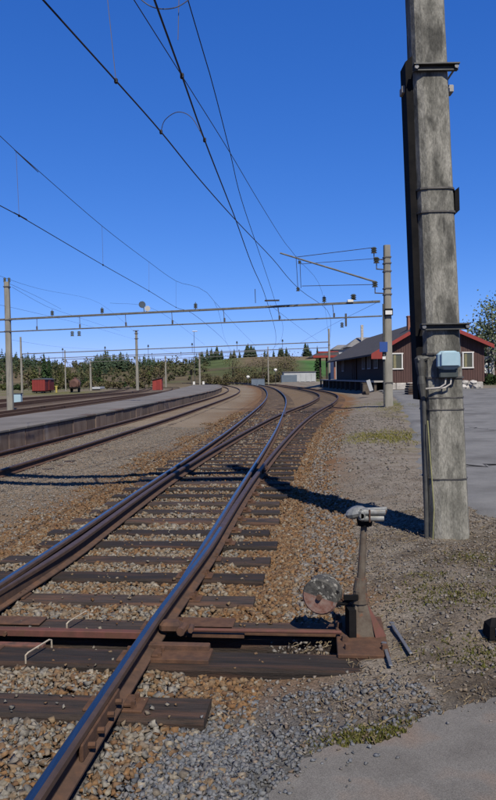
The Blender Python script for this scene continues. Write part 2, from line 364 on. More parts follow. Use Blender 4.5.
blend(C(.24, .195, .145), sstep(.35, .65, fbm(X*.35, Y*.5, 5))*.8)
onbed = (d < .3) & (dl < .2)
blend(C(.17, .098, .048), sstep(2.2, .5, dl+(n1-.5)*1.6)*(d < .5))                   # rusty fringe to the left
blend(C(.135, .085, .05), onbed*1.0); blend(C(.17, .125, .08), onbed*sstep(30, 45, Y)*.8)
blend(C(.18, .10, .048), sstep(1.9, .9, d+(n1-.5)*1.4)*(d > 0)*sstep(2.6, 4.2, Y))   # rusty ballast to the right
right = sstep(.9, 2.0, d+(n1-.5)*1.4)
blend(C(.22, .192, .16), right); blend(C(.15, .122, .095), right*sstep(.5, .62, n2)*.7)
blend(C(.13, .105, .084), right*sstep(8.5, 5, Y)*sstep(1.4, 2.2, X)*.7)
blend(C(.105, .104, .104), sstep(4.6, 3.4, Y)*sstep(-.5, .2, d)*sstep(1.7, 1.1, d))
moss = sstep(.5, .62, fbm(X*1.6, Y*1.0, 41))*right*sstep(10, 16, Y)*sstep(60, 30, Y)*sstep(2.2, 4.2, d)*sstep(8.5, 6.5, X)
blend(C(.15, .13, .045), moss*.9)
moss2 = sstep(.48, .62, fbm(X*2.1, Y*2.1, 43))*right*sstep(8, 5, Y)*sstep(1.6, 2.2, X)
blend(C(.06, .058, .026), moss2*.9)
gq = gp(386, 435, 0.0); blend(C(.19, .165, .045), np.clip(1.5*np.exp(-((X-gq.x)/.95)**2-((Y-gq.y)/1.5)**2)*sstep(.35, .55, n2), 0, 1)*.9)
gq = gp(392, 405, 0.0); blend(C(.10, .12, .03), np.clip(1.4*np.exp(-((X-gq.x)/.8)**2-((Y-gq.y)/2.2)**2)*sstep(.35, .55, n2), 0, 1)*.85)
se = np.interp(X, [.25, .4, .75, 1.0, 1.35, 2.2], [2.6, 3.05, 3.15, 3.3, 3.6, 3.75])
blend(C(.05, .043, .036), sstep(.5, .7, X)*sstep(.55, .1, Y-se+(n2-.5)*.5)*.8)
blend(C(.085, .068, .052), right*sstep(.52, .6, fbm(X*2.6, Y*2.6, 77))*sstep(9, 6, Y)*.8)
farl = sstep(-7.5, -8.5, X-(XP(Y)+4)*.0+0)*sstep(30, 40, Y)
blend(C(.17, .14, .11), farl*.6)
for f in (XN1, XN2, XN3): blend(C(.1, .07, .05), sstep(2.3, 1.2, np.abs(X-f(Y)+.75)))
grassy = sstep(-24, -30, X)*sstep(.35, .6, fbm(X*.08, Y*.08, 51))
blend(C(.13, .125, .05), grassy)
blend(C(.15, .14, .06), sstep(150, 190, Y)*sstep(.35, .6, fbm(X*.05, Y*.05, 55)))
blend(C(.11, .14, .045), sstep(24, 30, X)*sstep(20, 40, Y))
ny, nx = X.shape; idx = np.arange(ny*nx).reshape(ny, nx)
Fq = np.stack([idx[:-1, :-1], idx[:-1, 1:], idx[1:, 1:], idx[1:, :-1]], -1).reshape(-1, 4)
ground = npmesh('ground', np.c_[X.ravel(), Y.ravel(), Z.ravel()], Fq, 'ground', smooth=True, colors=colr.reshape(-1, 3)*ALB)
tag(ground, kind='structure')

# hills behind
hx = np.arange(-900, 901, 12.0); hy = np.concatenate([np.arange(236, 700, 8.0), np.arange(700, 1500, 60)])
HX, HY = np.meshgrid(hx, hy)
def hill_z(x, y):
    ang = x/np.maximum(y, 1)
    crest = 11.5+3.6*np.exp(-((ang-.02)/.12)**2)+1.8*np.sin(ang*14+1)+1.5*np.exp(-((ang-.12)/.05)**2)+6*sstep(-.22, -.5, ang)+8*sstep(.25, .5, ang)
    p = sstep(240, 520, y)
    return -1.6+(crest+1.6)*p*(.92+.08*np.minimum(y/520, 1.6))+(fbm(x*.02, y*.02, 61)-.47)*3*p
HZ = hill_z(HX, HY)
hc = np.zeros(HX.shape+(3,)); hc[:] = C(.105, .085, .048)
def hb(c, w_): hc[:] = hc*(1-w_[..., None])+c*w_[..., None]
hn = fbm(HX*.012, HY*.02, 71); hang = HX/HY
hb(C(.15, .115, .068), sstep(.45, .6, hn)); hb(C(.085, .095, .036), sstep(.42, .36, hn))
hb(C(.06, .13, .034), sstep(.07, .08, hang)*sstep(.2, .15, hang)*sstep(300, 330, HY)*sstep(440, 420, HY))
hb(C(.19, .15, .09), sstep(.07, .08, hang)*sstep(.2, .15, hang)*sstep(420, 440, HY))
hb(C(.085, .11, .038), sstep(-.09, -.07, hang)*sstep(-.01, -.02, hang)*sstep(380, 400, HY))
hny, hnx = HX.shape; hidx = np.arange(hny*hnx).reshape(hny, hnx)
hill = npmesh('hill', np.c_[HX.ravel(), HY.ravel(), HZ.ravel()], np.stack([hidx[:-1, :-1], hidx[:-1, 1:], hidx[1:, 1:], hidx[1:, :-1]], -1).reshape(-1, 4), 'hill', smooth=True, colors=hc.reshape(-1, 3)*ALB)
tag(hill, kind='structure')

# asphalt yard on the right: follows the ground 6 cm higher
def yard_left(y):
    return yl(y)
yl = spline([(4, 3.6), (7, 2.95), (9, 2.8), (12, 3.0), (16, 3.9), (21, 5.0), (28, 6.4), (36, 8.0), (48, 9.9), (60, 11.4), (90, 11.4)])
vv = []; ff = []
yy = np.concatenate([np.arange(4.2, 20, .25), np.arange(20, 58.1, 1.0)]); nxs = 26
for y in yy:
    for i in range(nxs):
        t = i/(nxs-1); x0 = float(yl(y))+(float(fbm(np.array(y*1.7), np.array(2.2), 5))-.47)*.7
        x = x0+(30-x0)*t**1.6; edge = 0 if i else -.07
        vv.append((x, y, float(gz(np.array(x), np.array(y)))*.0+(-.03+.38*float(sstep(14, 58, y)))+.035+edge))
ff = [(j*nxs+i, j*nxs+i+1, (j+1)*nxs+i+1, (j+1)*nxs+i) for j in range(len(yy)-1) for i in range(nxs-1)]
yard = npmesh('yard_pavement', vv, ff, 'asphalt'); tag(yard, kind='structure')
# asphalt slab in the near right corner
edge = [(262, 806), (278, 786), (296, 770), (309, 756), (322, 748), (345, 745.5), (372, 744), (392, 741), (408, 731), (421, 720), (445, 711), (470, 704), (500, 697), (560, 684)]
top = []
for k in range(len(edge)-1):
    for j in range(5):
        t = j/5; p = gp(edge[k][0]+(edge[k+1][0]-edge[k][0])*t, edge[k][1]+(edge[k+1][1]-edge[k][1])*t, -.045)
        top.append((p.x+random.uniform(-.016, .016), p.y+random.uniform(-.026, .026)))
poly = top+[(3.2, 3.4), (3.2, -.5), (-.1, -.5), (.0, 2.2)]
mb = MB(); mb.prism(poly, -.16, -.045); slab = mb.build('pavement', 'slab_asphalt'); tag(slab, kind='structure')
import bmesh
bm = bmesh.new(); bm.from_mesh(slab.data); bmesh.ops.triangulate(bm, faces=[f for f in bm.faces if len(f.verts) > 4]); bm.to_mesh(slab.data); bm.free()

# cracks in the paving, thin dark strips of their own
def crack(pts, zf, wd, parent, n=9):
    P = []; base = [Vector(p) for p in pts]; seq_ = []
    for i in range(len(base)-1):
        for k in range(n): seq_.append(base[i].lerp(base[i+1], k/n)+Vector((random.uniform(-1, 1), random.uniform(-1, 1), 0))*wd*1.6)
    mb = MB(); V = []
    for q in seq_:
        w2 = wd*random.uniform(.25, .6); V += [(q.x, q.y-w2, zf(q)), (q.x, q.y+w2, zf(q))]
    mb.add(V, [(2*i, 2*i+2, 2*i+3, 2*i+1) for i in range(len(seq_)-1)]); mb.build('crack', 'tar', parent)
mat('tar', (.03, .028, .026), (.05, .045, .04), scale=9, rough=.9, bump=0)
yz = lambda q: .009+.38*float(sstep(14, 58, q.y))
crack([gp(445, 468, 0), gp(470, 466, 0), gp(500, 465.5, 0), gp(560, 463, 0)], yz, .12, yard)
crack([gp(470, 425, .1), gp(500, 428, .1), gp(540, 424, .1)], yz, .1, yard)
# ------------------------------------------------------------------ tracks
turn = empty('railway_turnout', (-1.2, 6, -.15), 'wooden sleepered railway turnout with two shiny and two rusty rails in the foreground', 'railway track')
rail(XL, -2, 36, turn); 
rail(XR, 5.0, 36, turn, tip=5.0)
def stock(y): return XR2(y)
rail(stock, -2, 7.6, turn); rail(stock, 7.6, 36, turn, top='worn_rail')
rail(XL2, 4.75, 36, turn, top='worn_rail', tip=4.75)
TIE_TOP = -.165
def sleeper(parent, cx, cy, ux, uy, length, wdt=.25, top=TIE_TOP, hgt=.16, label=None, simple=False):
    o = None; ang = math.atan2(uy, ux)
    mb = MB(); m = 1 if simple else 5; h = length/2; P = []
    secs = [-h+length*i/m for i in range(m+1)]
    for i, s in enumerate(secs):
        j = (lambda a: random.uniform(-a, a)) if not simple else (lambda a: 0)
        c = .018
        e = random.uniform(-.03, .03) if i in (0, m) and not simple else 0
        w2 = wdt/2+j(.006)
        for (v, z) in ((-w2, -hgt), (-w2, -c+j(.004)), (-w2+c, j(.004)), (w2-c, j(.004)), (w2, -c+j(.004)), (w2, -hgt)):
            P.append((s+e, v, z))
    F = []
    for i in range(m):
        for k in range(6): F.append((i*6+k, (i+1)*6+k, (i+1)*6+(k+1) % 6, i*6+(k+1) % 6))
    F += [tuple(range(6)), tuple(range(m*6+5, m*6-1, -1))]
    me = bpy.data.meshes.new('sleeper'); me.from_pydata(P, [], F); me.materials.append(M['sleeper']); me.update()
    o = bpy.data.objects.new('sleeper', me); COL.objects.link(o); o.parent = parent
    o.location = Vector((cx, cy, top))-wloc(parent); o.rotation_euler = (random.uniform(-.008, .008) if not simple else 0, 0, ang)
    if label: o['label'] = label
    return o
# tie plate with screw spikes, shared mesh
mb = MB(); mb.cbox((0, 0, .006), (.34, .16, .016), .004)
for x in (-.115, .115):
    for y in (-.045, .045):
        mb.cyl((x, y, .01), (x, y, .03), .02, .018, 6); mb.box((x, y, .04), (.022, .022, .024))
    mb.cbox((x*.72, 0, .03), (.05, .12, .022), .006)
PLATE = bpy.data.meshes.new('tie_plate'); PLATE.from_pydata(mb.v, [], mb.f); PLATE.materials.append(M['rust']); PLATE.update()
def plates(o, cx, cy, ux, uy, fs):
    used = []
    for f in fs:
        # intersection of sleeper line with rail
        y = cy
        for _ in range(3): y = cy+uy/ux*(float(f(y))-cx)
        t = (float(f(y))-cx)/ux
        if any(abs(t-q) < .3 for q in used): continue
        used.append(t)
        p = bpy.data.objects.new('tie_plate', PLATE); COL.objects.link(p); p.parent = o; p.location = (t, 0, .002)
ties = []; y = 1.95+.0
seq = [2.62, 3.80, NT0, NT1, 5.64]
while seq[-1] < 36: seq.append(seq[-1]+.62+random.uniform(-.02, .02))
for i, y0 in enumerate(seq):
    ux, uy = tie_line(y0); xr = float(XR(y0)); xl = xr-G
    left = -.56+random.uniform(-.05, .05); right = float(XR2(y0))-xr+.57+random.uniform(-.05, .05)
    lab = None; wd = .25+random.uniform(-.015, .02)
    if y0 in (NT0, NT1): right = 1.78 if y0 == NT0 else 1.72; lab = 'long timber carrying the switch lever'; wd = .27
    a = -G+left; b = right; c = (a+b)/2
    o = sleeper(turn, xr+ux*c, y0+uy*c, ux, uy, b-a, wd, label=lab, top=TIE_TOP+random.uniform(-.008, .006))
    if y0 < 17: plates(o, xr+ux*c, y0+uy*c, ux, uy, [XR, XL] if y0 < 7 else ([XR2, XL] if y0 < 13 else [XR, XL, XR2, XL2]))
    ties.append((xr+ux*c, y0+uy*c, ux, uy, b-a, wd))
# red throw bars, plates and the rod over to the lever
def along(y0, t, z):
    ux, uy = tie_line(y0); return Vector((float(XR(y0))+ux*t, y0+uy*t, z))
def bar(y0, t0, t1, z, sy, sz, mats='red_bar', name='throw_bar', label=None):
    a = along(y0, t0, z); b = along(y0, t1, z); c = (a+b)/2; ux, uy = tie_line(y0); mb = MB()
    mb.cbox(c, ((b-a).length, sy, sz), .004, rz=math.atan2(uy, ux)); o = mb.build(name, mats, turn)
    if label: o['label'] = label
    return o
bar(NT1-.175, -2.0, -.06, -.168, .06, .05, 'red_bar', 'throw_bar', 'flat red throw bar under the left rails')
bar(NT1-.17, -.1, .62, -.15, .1, .03, 'rust', 'slide_plate')
bar(NT1-.12, .1, 1.42, -.15, .1, .022, 'rust', 'cover_plate')
mb = MB(); mb.cyl(along(NT1-.23, .1, -.105), along(NT1-.23, 1.3, -.1), .013, .013, 10); mb.build('throw_rod', 'red_bar', turn)['label'] = 'red round rod from the rail to the lever'
bar(NT0+.15, -2.05, -.75, -.157, .06, .02, 'red_plate', 'slide_plate')
bar(NT0+.02, .04, .44, -.148, .2, .03, 'rust', 'slide_plate')
bar(NT0+.1, .0, .42, -.125, .06, .05, 'rust_dark', 'angle_plate')
bar(NT1+.01, .05, .52, -.15, .22, .022, 'rust', 'slide_plate')
bar(NT1+.02, -1.42, -.95, -.157, .16, .014, 'rust_dark', 'slide_plate')
bar(NT0+.04, -1.4, -1.02, -.155, .16, .016, 'rust', 'slide_plate')
# bolts on the left throw bar
for k in range(6):
    p = along(NT1-.2, -1.52+.075*k, -.168); mb = MB(); mb.cyl(p, p+Vector((0, -.035, 0)), .016, .016, 6); mb.build('bolt', 'rust', turn)
# rail joint / switch clip on the right stock rail
mb = MB(); p = along(NT1-.24, .1, -.075); mb.cbox(p, (.15, .11, .075), .02, rz=-.1)
p2 = along(NT1-.24, .2, -.08); mb.cyl(p2, p2+Vector((-.02, -.1, .0)), .035, .03, 8); mb.cyl(p2+Vector((.05, .02, 0)), p2+Vector((.05, -.1, .01)), .02, .02, 6)
mb.build('switch_clip', 'rust_dark', turn)
for y0 in (3.45, 12.9):
    mb = MB(); f = XR2
    for s in (-1, 1):
        y1 = y0; x = float(f(y1)); sl_ = float(slope(f, y1)); a = math.atan2(1, sl_)
        c = Vector((x+s*.03, y1, -.085)); mb.cbox(c, (.6, .022, .085), .006, rz=a)
        for k in (-.22, -.08, .08, .22):
            q = Vector((x+s*.04+k*math.cos(a), y1+k*math.sin(a), -.085)); mb.cyl(q, q+Vector((s*.035, 0, 0)), .016, .016, 6)
    mb.build('fishplate', 'rust', turn)
# pale bent rods lying over the lever timbers
for (t, y0, k) in ((-.71, NT1-.05, 1), (-.77, NT0-.03, 1)):
    a = along(y0, t, -.165)
    mb = MB(); mb.tube([a+Vector((-.0, -.1, -.0)), a+Vector((-.0, -.1, .055)), a+Vector((.012, -.085, .066)), a+Vector((.09, .12, .07)), a+Vector((.1, .14, .06)), a+Vector((.1, .145, .0))], .006, 6)
    mb.build('retaining_rod', 'pale_rod', turn)
# frog wing rails
for sgn in (-1, 1):
    yc = 32.2
    mb = MB(); f0 = lambda yv, s=sgn: float(XR(yv))+s*.075 if s > 0 else float(XL2(yv))-.075
    mb.tube([(f0(yv), yv, -.03) for yv in np.linspace(30.3, 33.5, 8)], .03, 6); mb.build('wing_rail', 'worn_rail', turn)

main = empty('main_line_track', (2, 40, -.15), 'shiny-railed main line track curving left behind the turnout', 'railway track')
rail(XL, 36, 240, main); rail(XR, 36, 240, main)
y = 36.4
while y < 175:
    ux, uy = tie_line(y); c = -G/2; xr = float(XR(y)); sleeper(main, xr+ux*c, y+uy*c, ux, uy, 2.6, top=-.222, simple=True); y += .62
sid = empty('siding_track', (5, 40, -.15), 'rusty siding track swinging past the loading dock', 'railway track')
rail(XL2, 36, 240, sid, top='worn_rail'); rail(XR2, 36, 240, sid, top='worn_rail')
y = 36.6
while y < 120:
    s = float(slope(XR2, y)); l = math.hypot(1, s); ux, uy = 1/l, -s/l
    sleeper(sid, float(XR2(y))-ux*G/2, y-uy*G/2, ux, uy, 2.6, top=-.222, simple=True); y += .64
plt = empty('platform_track', (-5, 16, -.15), 'rusty track with buried sleepers beside the low stone platform', 'railway track')
rail(XP, -6, 240, plt, top='worn_rail', side='rust_dark'); rail(XPL, -6, 240, plt, top='worn_rail', side='rust_dark')
y = 11.0
while y < 70:
    s = float(slope(XP, y)); l = math.hypot(1, s); ux, uy = 1/l, -s/l
    sleeper(plt, float(XP(y))-ux*G/2, y-uy*G/2, ux, uy, 2.5, top=-.172, simple=True); y += .65
for f, nm in ((XN1, 'rusty track just beyond the platform, by the left concrete mast'), (XN2, 'middle rusty track of the left yard, beyond the mast'), (XN3, 'outermost rusty yard track in front of the red wagon')):
    t = empty('yard_track', (float(f(40)), 40, -.3), nm, 'railway track', 'tracks in the far yard')
    zz = lambda y: 0
    for g_ in (f, offs(f, -G)):
        mb = MB(); ysv = ysamp(12, 250)
        for i in range(len(ysv)-1):
            a, b = ysv[i], ysv[i+1]
            za = float(gz(np.array(g_(a)), np.array(a)))+.22; zb = float(gz(np.array(g_(b)), np.array(b)))+.22
            xa, xb = float(g_(a)), float(g_(b)); h = .035
            mb.add([(xa-h, a, za-.15), (xa+h, a, za-.15), (xb+h, b, zb-.15), (xb-h, b, zb-.15), (xa-h, a, za), (xa+h, a, za), (xb+h, b, zb), (xb-h, b, zb)],
                   [(4, 5, 6, 7), (0, 1, 5, 4), (1, 2, 6, 5), (2, 3, 7, 6), (3, 0, 4, 7)])
        mb.build('rail', 'rust_dark', t)

# ------------------------------------------------------------------ platform on the left
PZ = .34
def PF(y): return XP(np.asarray(y, float))-G/2-1.72
_pw = spline([(8, 3.1), (30, 3.0), (45, 3.1), (60, 4.0), (80, 5.2), (125, 5.0)])
pv = []; yyv = np.concatenate([np.arange(6, 40, .75), np.arange(40, 131, 2.0)])
for y in yyv:
    a = float(PF(y))-.32; b = float(PF(y))-float(_pw(y))
    pv += [(b, y, -.4), (b, y, PZ-.01), (a, y, PZ-.004), (a, y, -.4)]
pf = [(j*4+i, j*4+4+i, j*4+5+i, j*4+1+i) for j in range(len(yyv)-1) for i in range(3)]
pf.append((len(pv)-4, len(pv)-1, len(pv)-2, len(pv)-3)); pf.append((0, 1, 2, 3))
mb = MB(); mb.add(pv, [f_[::-1] for f_ in pf]); platform = mb.build('platform', 'platform_top'); tag(platform, kind='structure')
y = 6.0
while y < 129:
    ln = random.uniform(1.1, 1.5); a = Vector((float(PF(y)), y)); b = Vector((float(PF(y+ln)), y+ln)); c = (a+b)/2; ang = math.atan2(b.y-a.y, b.x-a.x)
    mb = MB(); rec = random.uniform(0, .03)
    mb.cbox((c.x-.1-rec, c.y, -.06), (ln-.03, .3, .66+random.uniform(-.01, .01)), .015, rz=ang); mb.build('wall_block', 'platform_edge', platform)
    mb = MB(); mb.cbox((c.x-.14, c.y, PZ-.025+.003), (ln-.015, .42, .07), .012, rz=ang); mb.build('coping_stone', 'platform_top' if random.random() < .6 else 'platform_edge', platform)
    y += ln

# ------------------------------------------------------------------ ballast stones (numpy, joined)
ph = (1+5**.5)/2
ICO = np.array([(-1, ph, 0), (1, ph, 0), (-1, -ph, 0), (1, -ph, 0), (0, -1, ph), (0, 1, ph), (0, -1, -ph), (0, 1, -ph), (ph, 0, -1), (ph, 0, 1), (-ph, 0, -1), (-ph, 0, 1)], float)/math.hypot(1, ph)
ICF = np.array([(0, 11, 5), (0, 5, 1), (0, 1, 7), (0, 7, 10), (0, 10, 11), (1, 5, 9), (5, 11, 4), (11, 10, 2), (10, 7, 6), (7, 1, 8), (3, 9, 4), (3, 4, 2), (3, 2, 6), (3, 6, 8), (3, 8, 9), (4, 9, 5), (2, 4, 11), (6, 2, 10), (8, 6, 7), (9, 8, 1)])
def quat_rot(n):
    q = rng.normal(size=(n, 4)); q /= np.linalg.norm(q, axis=1, keepdims=True); a, b, c, d_ = q.T
    return np.stack([np.stack([1-2*(c*c+d_*d_), 2*(b*c-a*d_), 2*(b*d_+a*c)], -1), np.stack([2*(b*c+a*d_), 1-2*(b*b+d_*d_), 2*(c*d_-a*b)], -1), np.stack([2*(b*d_-a*c), 2*(c*d_+a*b), 1-2*(b*b+c*c)], -1)], 1)
OCT = np.array([(1, 0, 0), (-1, 0, 0), (0, 1, 0), (0, -1, 0), (0, 0, 1), (0, 0, -1)], float)
OCF = np.array([(0, 2, 4), (2, 1, 4), (1, 3, 4), (3, 0, 4), (2, 0, 5), (1, 2, 5), (3, 1, 5), (0, 3, 5)])
CUB = np.array([(-1, -1, -1), (1, -1, -1), (1, 1, -1), (-1, 1, -1), (-1, -1, 1), (1, -1, 1), (1, 1, 1), (-1, 1, 1)], float)*.68
CUF = np.array([(0, 2, 1), (0, 3, 2), (4, 5, 6), (4, 6, 7), (0, 1, 5), (0, 5, 4), (1, 2, 6), (1, 6, 5), (2, 3, 7), (2, 7, 6), (3, 0, 4), (3, 4, 7)])
def stones(name, x, y, z, r, mname, label, low=False, flat=.75):
    n = len(x); B, Fb = (OCT, OCF) if low else (CUB, CUF); k = len(B)
    V = (B[None]*rng.uniform(.55, 1.3, (n, k, 1))+rng.normal(0, .16, (n, k, 3)))*rng.uniform(.6, 1.35, (n, 1, 3))
    V = np.einsum('nij,nkj->nki', quat_rot(n), V)*r[:, None, None]; V[:, :, 2] *= flat
    V += np.stack([x, y, z], -1)[:, None]
    Fi = (Fb[None]+(np.arange(n)*k)[:, None, None]).reshape(-1, 3)
    o = npmesh(name, V.reshape(-1, 3), Fi, mname); tag(o, label, 'gravel', kind='stuff'); return o
TA = np.array([(a, b, c, d_, e, f) for a, b, c, d_, e, f in ties])
def on_tie(x, y):
    hit = np.zeros(len(x), bool)
    for cx, cy, ux, uy, ln, wd in TA:
        dx = x-cx; dy = y-cy; u = dx*ux+dy*uy; v = -dx*uy+dy*ux
        hit |= (np.abs(u) < ln/2+.01) & (np.abs(v) < wd/2+.008)
    return hit
def scatter(x0, x1, y0, y1, dens):
    n = int((x1-x0)*(y1-y0)*dens); return rng.uniform(x0, x1, n), rng.uniform(y0, y1, n)
def near_rail(x, y): 
    return (np.abs(x-XR(y)) < .07) | (np.abs(x-XL(y)) < .07) | (np.abs(x-XR2(y)) < .07)
def trench(x, y):
    t = track_s(x, y); return (t > NT0+.13) & (t < NT1-.13) & (x > XL(y)-.7) & (x < XR(y)+1.3)
pools = {k: [] for k in ('stone_rusty', 'stone_tan', 'stone_grey', 'stone_blue', 'stone_dirt')}
for (y0, y1, dens, rm) in ((2.2, 5.2, 3300, .018), (5.2, 8.5, 2100, .0205), (8.5, 14, 900, .026), (14, 24, 330, .034), (24, 36, 110, .045)):
    x, y = scatter(-5.2, 5.5, y0, y1, dens)
    dl = XL(y)-x; d = x-right_edge(y); n1 = fbm(x*1.1, y*1.1, 21)
    lim_l = 1.25+(n1-.5)*2.2; lim_r = 1.35+(n1-.5)*1.6
    inside = (dl < .55) & (x < XR(y)+.3)
    ot = on_tie(x, y); keep = (dl < lim_l) & (d < lim_r) & (~ot | (rng.random(len(x)) < .02)) & ~near_rail(x, y)
    keep &= ~((x > .2) & (y < 3.1)) & ~((y < 4.3) & (d > .8)) & ~((x > .5) & (x < 1.02) & (y > 4.25) & (y < 5.15))
    keep &= (rng.random(len(x)) < np.where(dl > .6, .75, 1))
    x, y, dl, d, n1, inside, ot = [a[keep] for a in (x, y, dl, d, n1, inside, ot)]
    r = rm*rng.uniform(.55, 1.45, len(x)); z = gz(x, y)+r*.35+np.where(inside, rng.uniform(0, .028, len(x)), 0)
    z = np.where(trench(x, y), z-.2, z); r = np.where(ot, r*.6, r); z = np.where(ot, TIE_TOP+r*.35, z)
    u = rng.random(len(x)); m = fbm(x*2.0, y*2.0, 81)
    cls = np.where(inside, np.where(u < .62-.3*sstep(7, 14, y), 1, np.where(u < .8-.3*sstep(7, 14, y), 2, 0)), 0)
    cls = np.where((~inside) & (u > .86), 1, cls)
    cls = np.where(inside & (y < 4.1) & (u < .5), 2, cls); cls = np.where(inside & (m > .5) & (u > .55), 0, cls)
    cls = np.where((d > -.02) & (x < .55) & (y < 4.15) & (u < sstep(4.2, 3.5, y)*.9*sstep(.1, .45, d+(m-.5)*.3)), 3, cls)
    cls = np.where((d > .9) & (u > .55), 4, cls)
    r = np.where(cls == 3, r*.72, r); z = np.where(cls == 3, z-.004, z)
    for i, k in enumerate(pools): pools[k].append(np.stack([x, y, z, r], -1)[cls == i])
# fine blue-grey chippings in front of the slab
x, y = scatter(-.9, 1.0, 2.2, 4.0, 3600); d = x-XR(y); m = fbm(x*2.0, y*2.0, 81)
keep = (d > .12) & (rng.random(len(x)) < sstep(.1, .5, d+(m-.5)*.5)*sstep(4.0, 3.4, y+(m-.5))*sstep(.95, .35, x+(m-.5))) & ~on_tie(x, y); x, y = x[keep], y[keep]
r = rng.uniform(.006, .017, len(x)); pools['stone_blue'].append(np.stack([x, y, gz(x, y)+r*.4, r], -1))
# dirt pebbles on the right-hand path and left cess
x, y = scatter(-.2, 5.5, 3.2, 12, 900); d = x-right_edge(y); keep = (d > .8) & (rng.random(len(x)) < .85); x, y = x[keep], y[keep]
keep = ~((x > .5) & (x < 1.02) & (y > 4.25) & (y < 5.15)); x, y = x[keep], y[keep]; r = .004+.013*rng.random(len(x))**2.6; pools['stone_dirt'].append(np.stack([x, y, gz(x, y)+r*.35, r], -1))
x, y = scatter(0.3, 8, 12, 30, 60); d = x-right_edge(y); keep = (d > 1) & (x < yl(y)-.1); x, y = x[keep], y[keep]
r = .012+.03*rng.random(len(x))**2; pools['stone_dirt'].append(np.stack([x, y, gz(x, y)+r*.35, r], -1))
x, y = scatter(-7, -1.2, 6.5, 26, 420); keep = (XL(y)-x > .9) & (x > XP(y)-1.6); x, y = x[keep], y[keep]
r = .008+.02*rng.random(len(x))**2; pools['stone_dirt'].append(np.stack([x, y, gz(x, y)+r*.35, r], -1))
LB = dict(stone_rusty='rust-stained orange brown ballast beside and between the rails', stone_tan='pale tan ballast stones filling the cribs between sleepers',
          stone_grey='light grey ballast stones in the nearest cribs', stone_blue='fine blue-grey crushed stone next to the asphalt corner', stone_dirt='small dusty pebbles strewn over the dirt path')
for k, lst in pools.items():
    a = np.concatenate(lst)
    # keep the chippings off the slab
    keepm = np.ones(len(a), bool)
    ex = np.array([p[0] for p in top]); ey = np.array([p[1] for p in top]); o_ = np.argsort(ex)
    dE = np.interp(a[:, 0], ex[o_], ey[o_])-a[:, 1]; onS = (a[:, 0] > ex.min()) & (dE > .005)
    keepm &= ~onS | ((a[:, 3] < .012) & (rng.random(len(a)) < .55*np.exp(-dE/.09)))
    a[:, 2] = np.where(onS, -.045+a[:, 3]*.4, a[:, 2])
    keepm &= ~((a[:, 1] > 4.2) & (a[:, 0] > yl(a[:, 1])+.25))
    keepm &= np.hypot(a[:, 0]-2.08, a[:, 1]-7.1) > .24
    a = a[keepm]
    big = a[:, 1] < 9
    stones('ballast_stones', a[big, 0], a[big, 1], a[big, 2], a[big, 3], k, LB[k]+', near')
    if (~big).any(): stones('ballast_stones', a[~big, 0], a[~big, 1], a[~big, 2], a[~big, 3], k, LB[k]+', farther off', low=True)

# ------------------------------------------------------------------ switch lever
LX, LY, LZ = .74, 4.72, -.16
lev = empty('switch_lever', (LX, LY, LZ), 'rusty hand lever for the turnout with round red and black counterweight', 'switch lever')
uxl, uyl = tie_line(4.7); angl = math.atan2(uyl, uxl)
mb = MB(); mb.cbox((LX+.02, LY-.02, LZ+.015), (.34, .72, .03), .006, rz=angl); mb.build('base_plate', 'rust', lev)
for dx, dy in ((-.11, -.28), (.13, -.3), (-.11, -.14), (.13, .1), (-.11, .12), (.12, .26), (-.1, .28)):
    mb = MB(); mb.cyl((LX+dx, LY+dy, LZ+.03), (LX+dx, LY+dy, LZ+.065), .024, .02, 6); mb.build('bolt', 'rust_dark', lev)
# pedestal: pyramid of four sloping cheeks round a barrel
mb = MB()
pb = [(-.075, -.08), (.085, -.08), (.085, .1), (-.075, .1)]; pt = [(-.035, -.04), (.04, -.04), (.04, .05), (-.035, .05)]
mb.add([(LX+.03+x, LY+y, LZ+.03) for x, y in pb]+[(LX+.02+x, LY+y, LZ+.27) for x, y in pt], [(3, 2, 1, 0), (4, 5, 6, 7), (0, 1, 5, 4), (1, 2, 6, 5), (2, 3, 7, 6), (3, 0, 4, 7)])
mb.cyl((LX+.02, LY, LZ+.2), (LX+.025, LY, LZ+.37), .058, .045, 12); mb.cyl((LX+.02, LY, LZ+.25), (LX+.02, LY, LZ+.28), .066, .066, 12)
mb.build('pedestal', 'lever_paint', lev)
mb = MB(); mb.add([(LX+.11, LY-.1, LZ+.03), (LX+.19, LY-.07, LZ+.03), (LX+.07, LY-.03, LZ+.24), (LX+.11, LY+.06, LZ+.03), (LX+.19, LY+.06, LZ+.03), (LX+.07, LY+.03, LZ+.24)], [(0, 1, 2), (5, 4, 3), (1, 4, 5, 2), (0, 2, 5, 3), (0, 3, 4, 1)])
mb.build('side_rib', 'red_bar', lev)
mb = MB(); mb.box((LX-.05, LY-.03, LZ+.12), (.05, .12, .2), rz=.1); mb.box((LX-.05, LY-.05, LZ+.3), (.1, .03, .03)); mb.tube([(LX-.03, LY-.02, LZ+.29), (LX-.1, LY-.03, LZ+.25), (LX-.15, LY-.03, LZ+.25), (LX-.165, LY-.03, LZ+.3), (LX-.14, LY-.03, LZ+.34)], .018, 6)
mb.build('crank', 'black_paint', lev)
mb = MB(); mb.cyl((LX+.025, LY, LZ+.33), (LX+.062, LY+.02, LZ+.83), .031, .021, 14); mb.cyl((LX+.02, LY, LZ+.33), (LX+.03, LY, LZ+.42), .047, .04, 14); mb.build('lever_post', 'lever_paint', lev, smooth=False)
hx_, hz_ = LX+.064, LZ+.84
mb = MB(); mb.cyl((hx_, LY+.02, hz_-.055), (hx_, LY+.02, hz_+.0), .05, .058, 12); mb.build('collar', 'black_paint', lev)
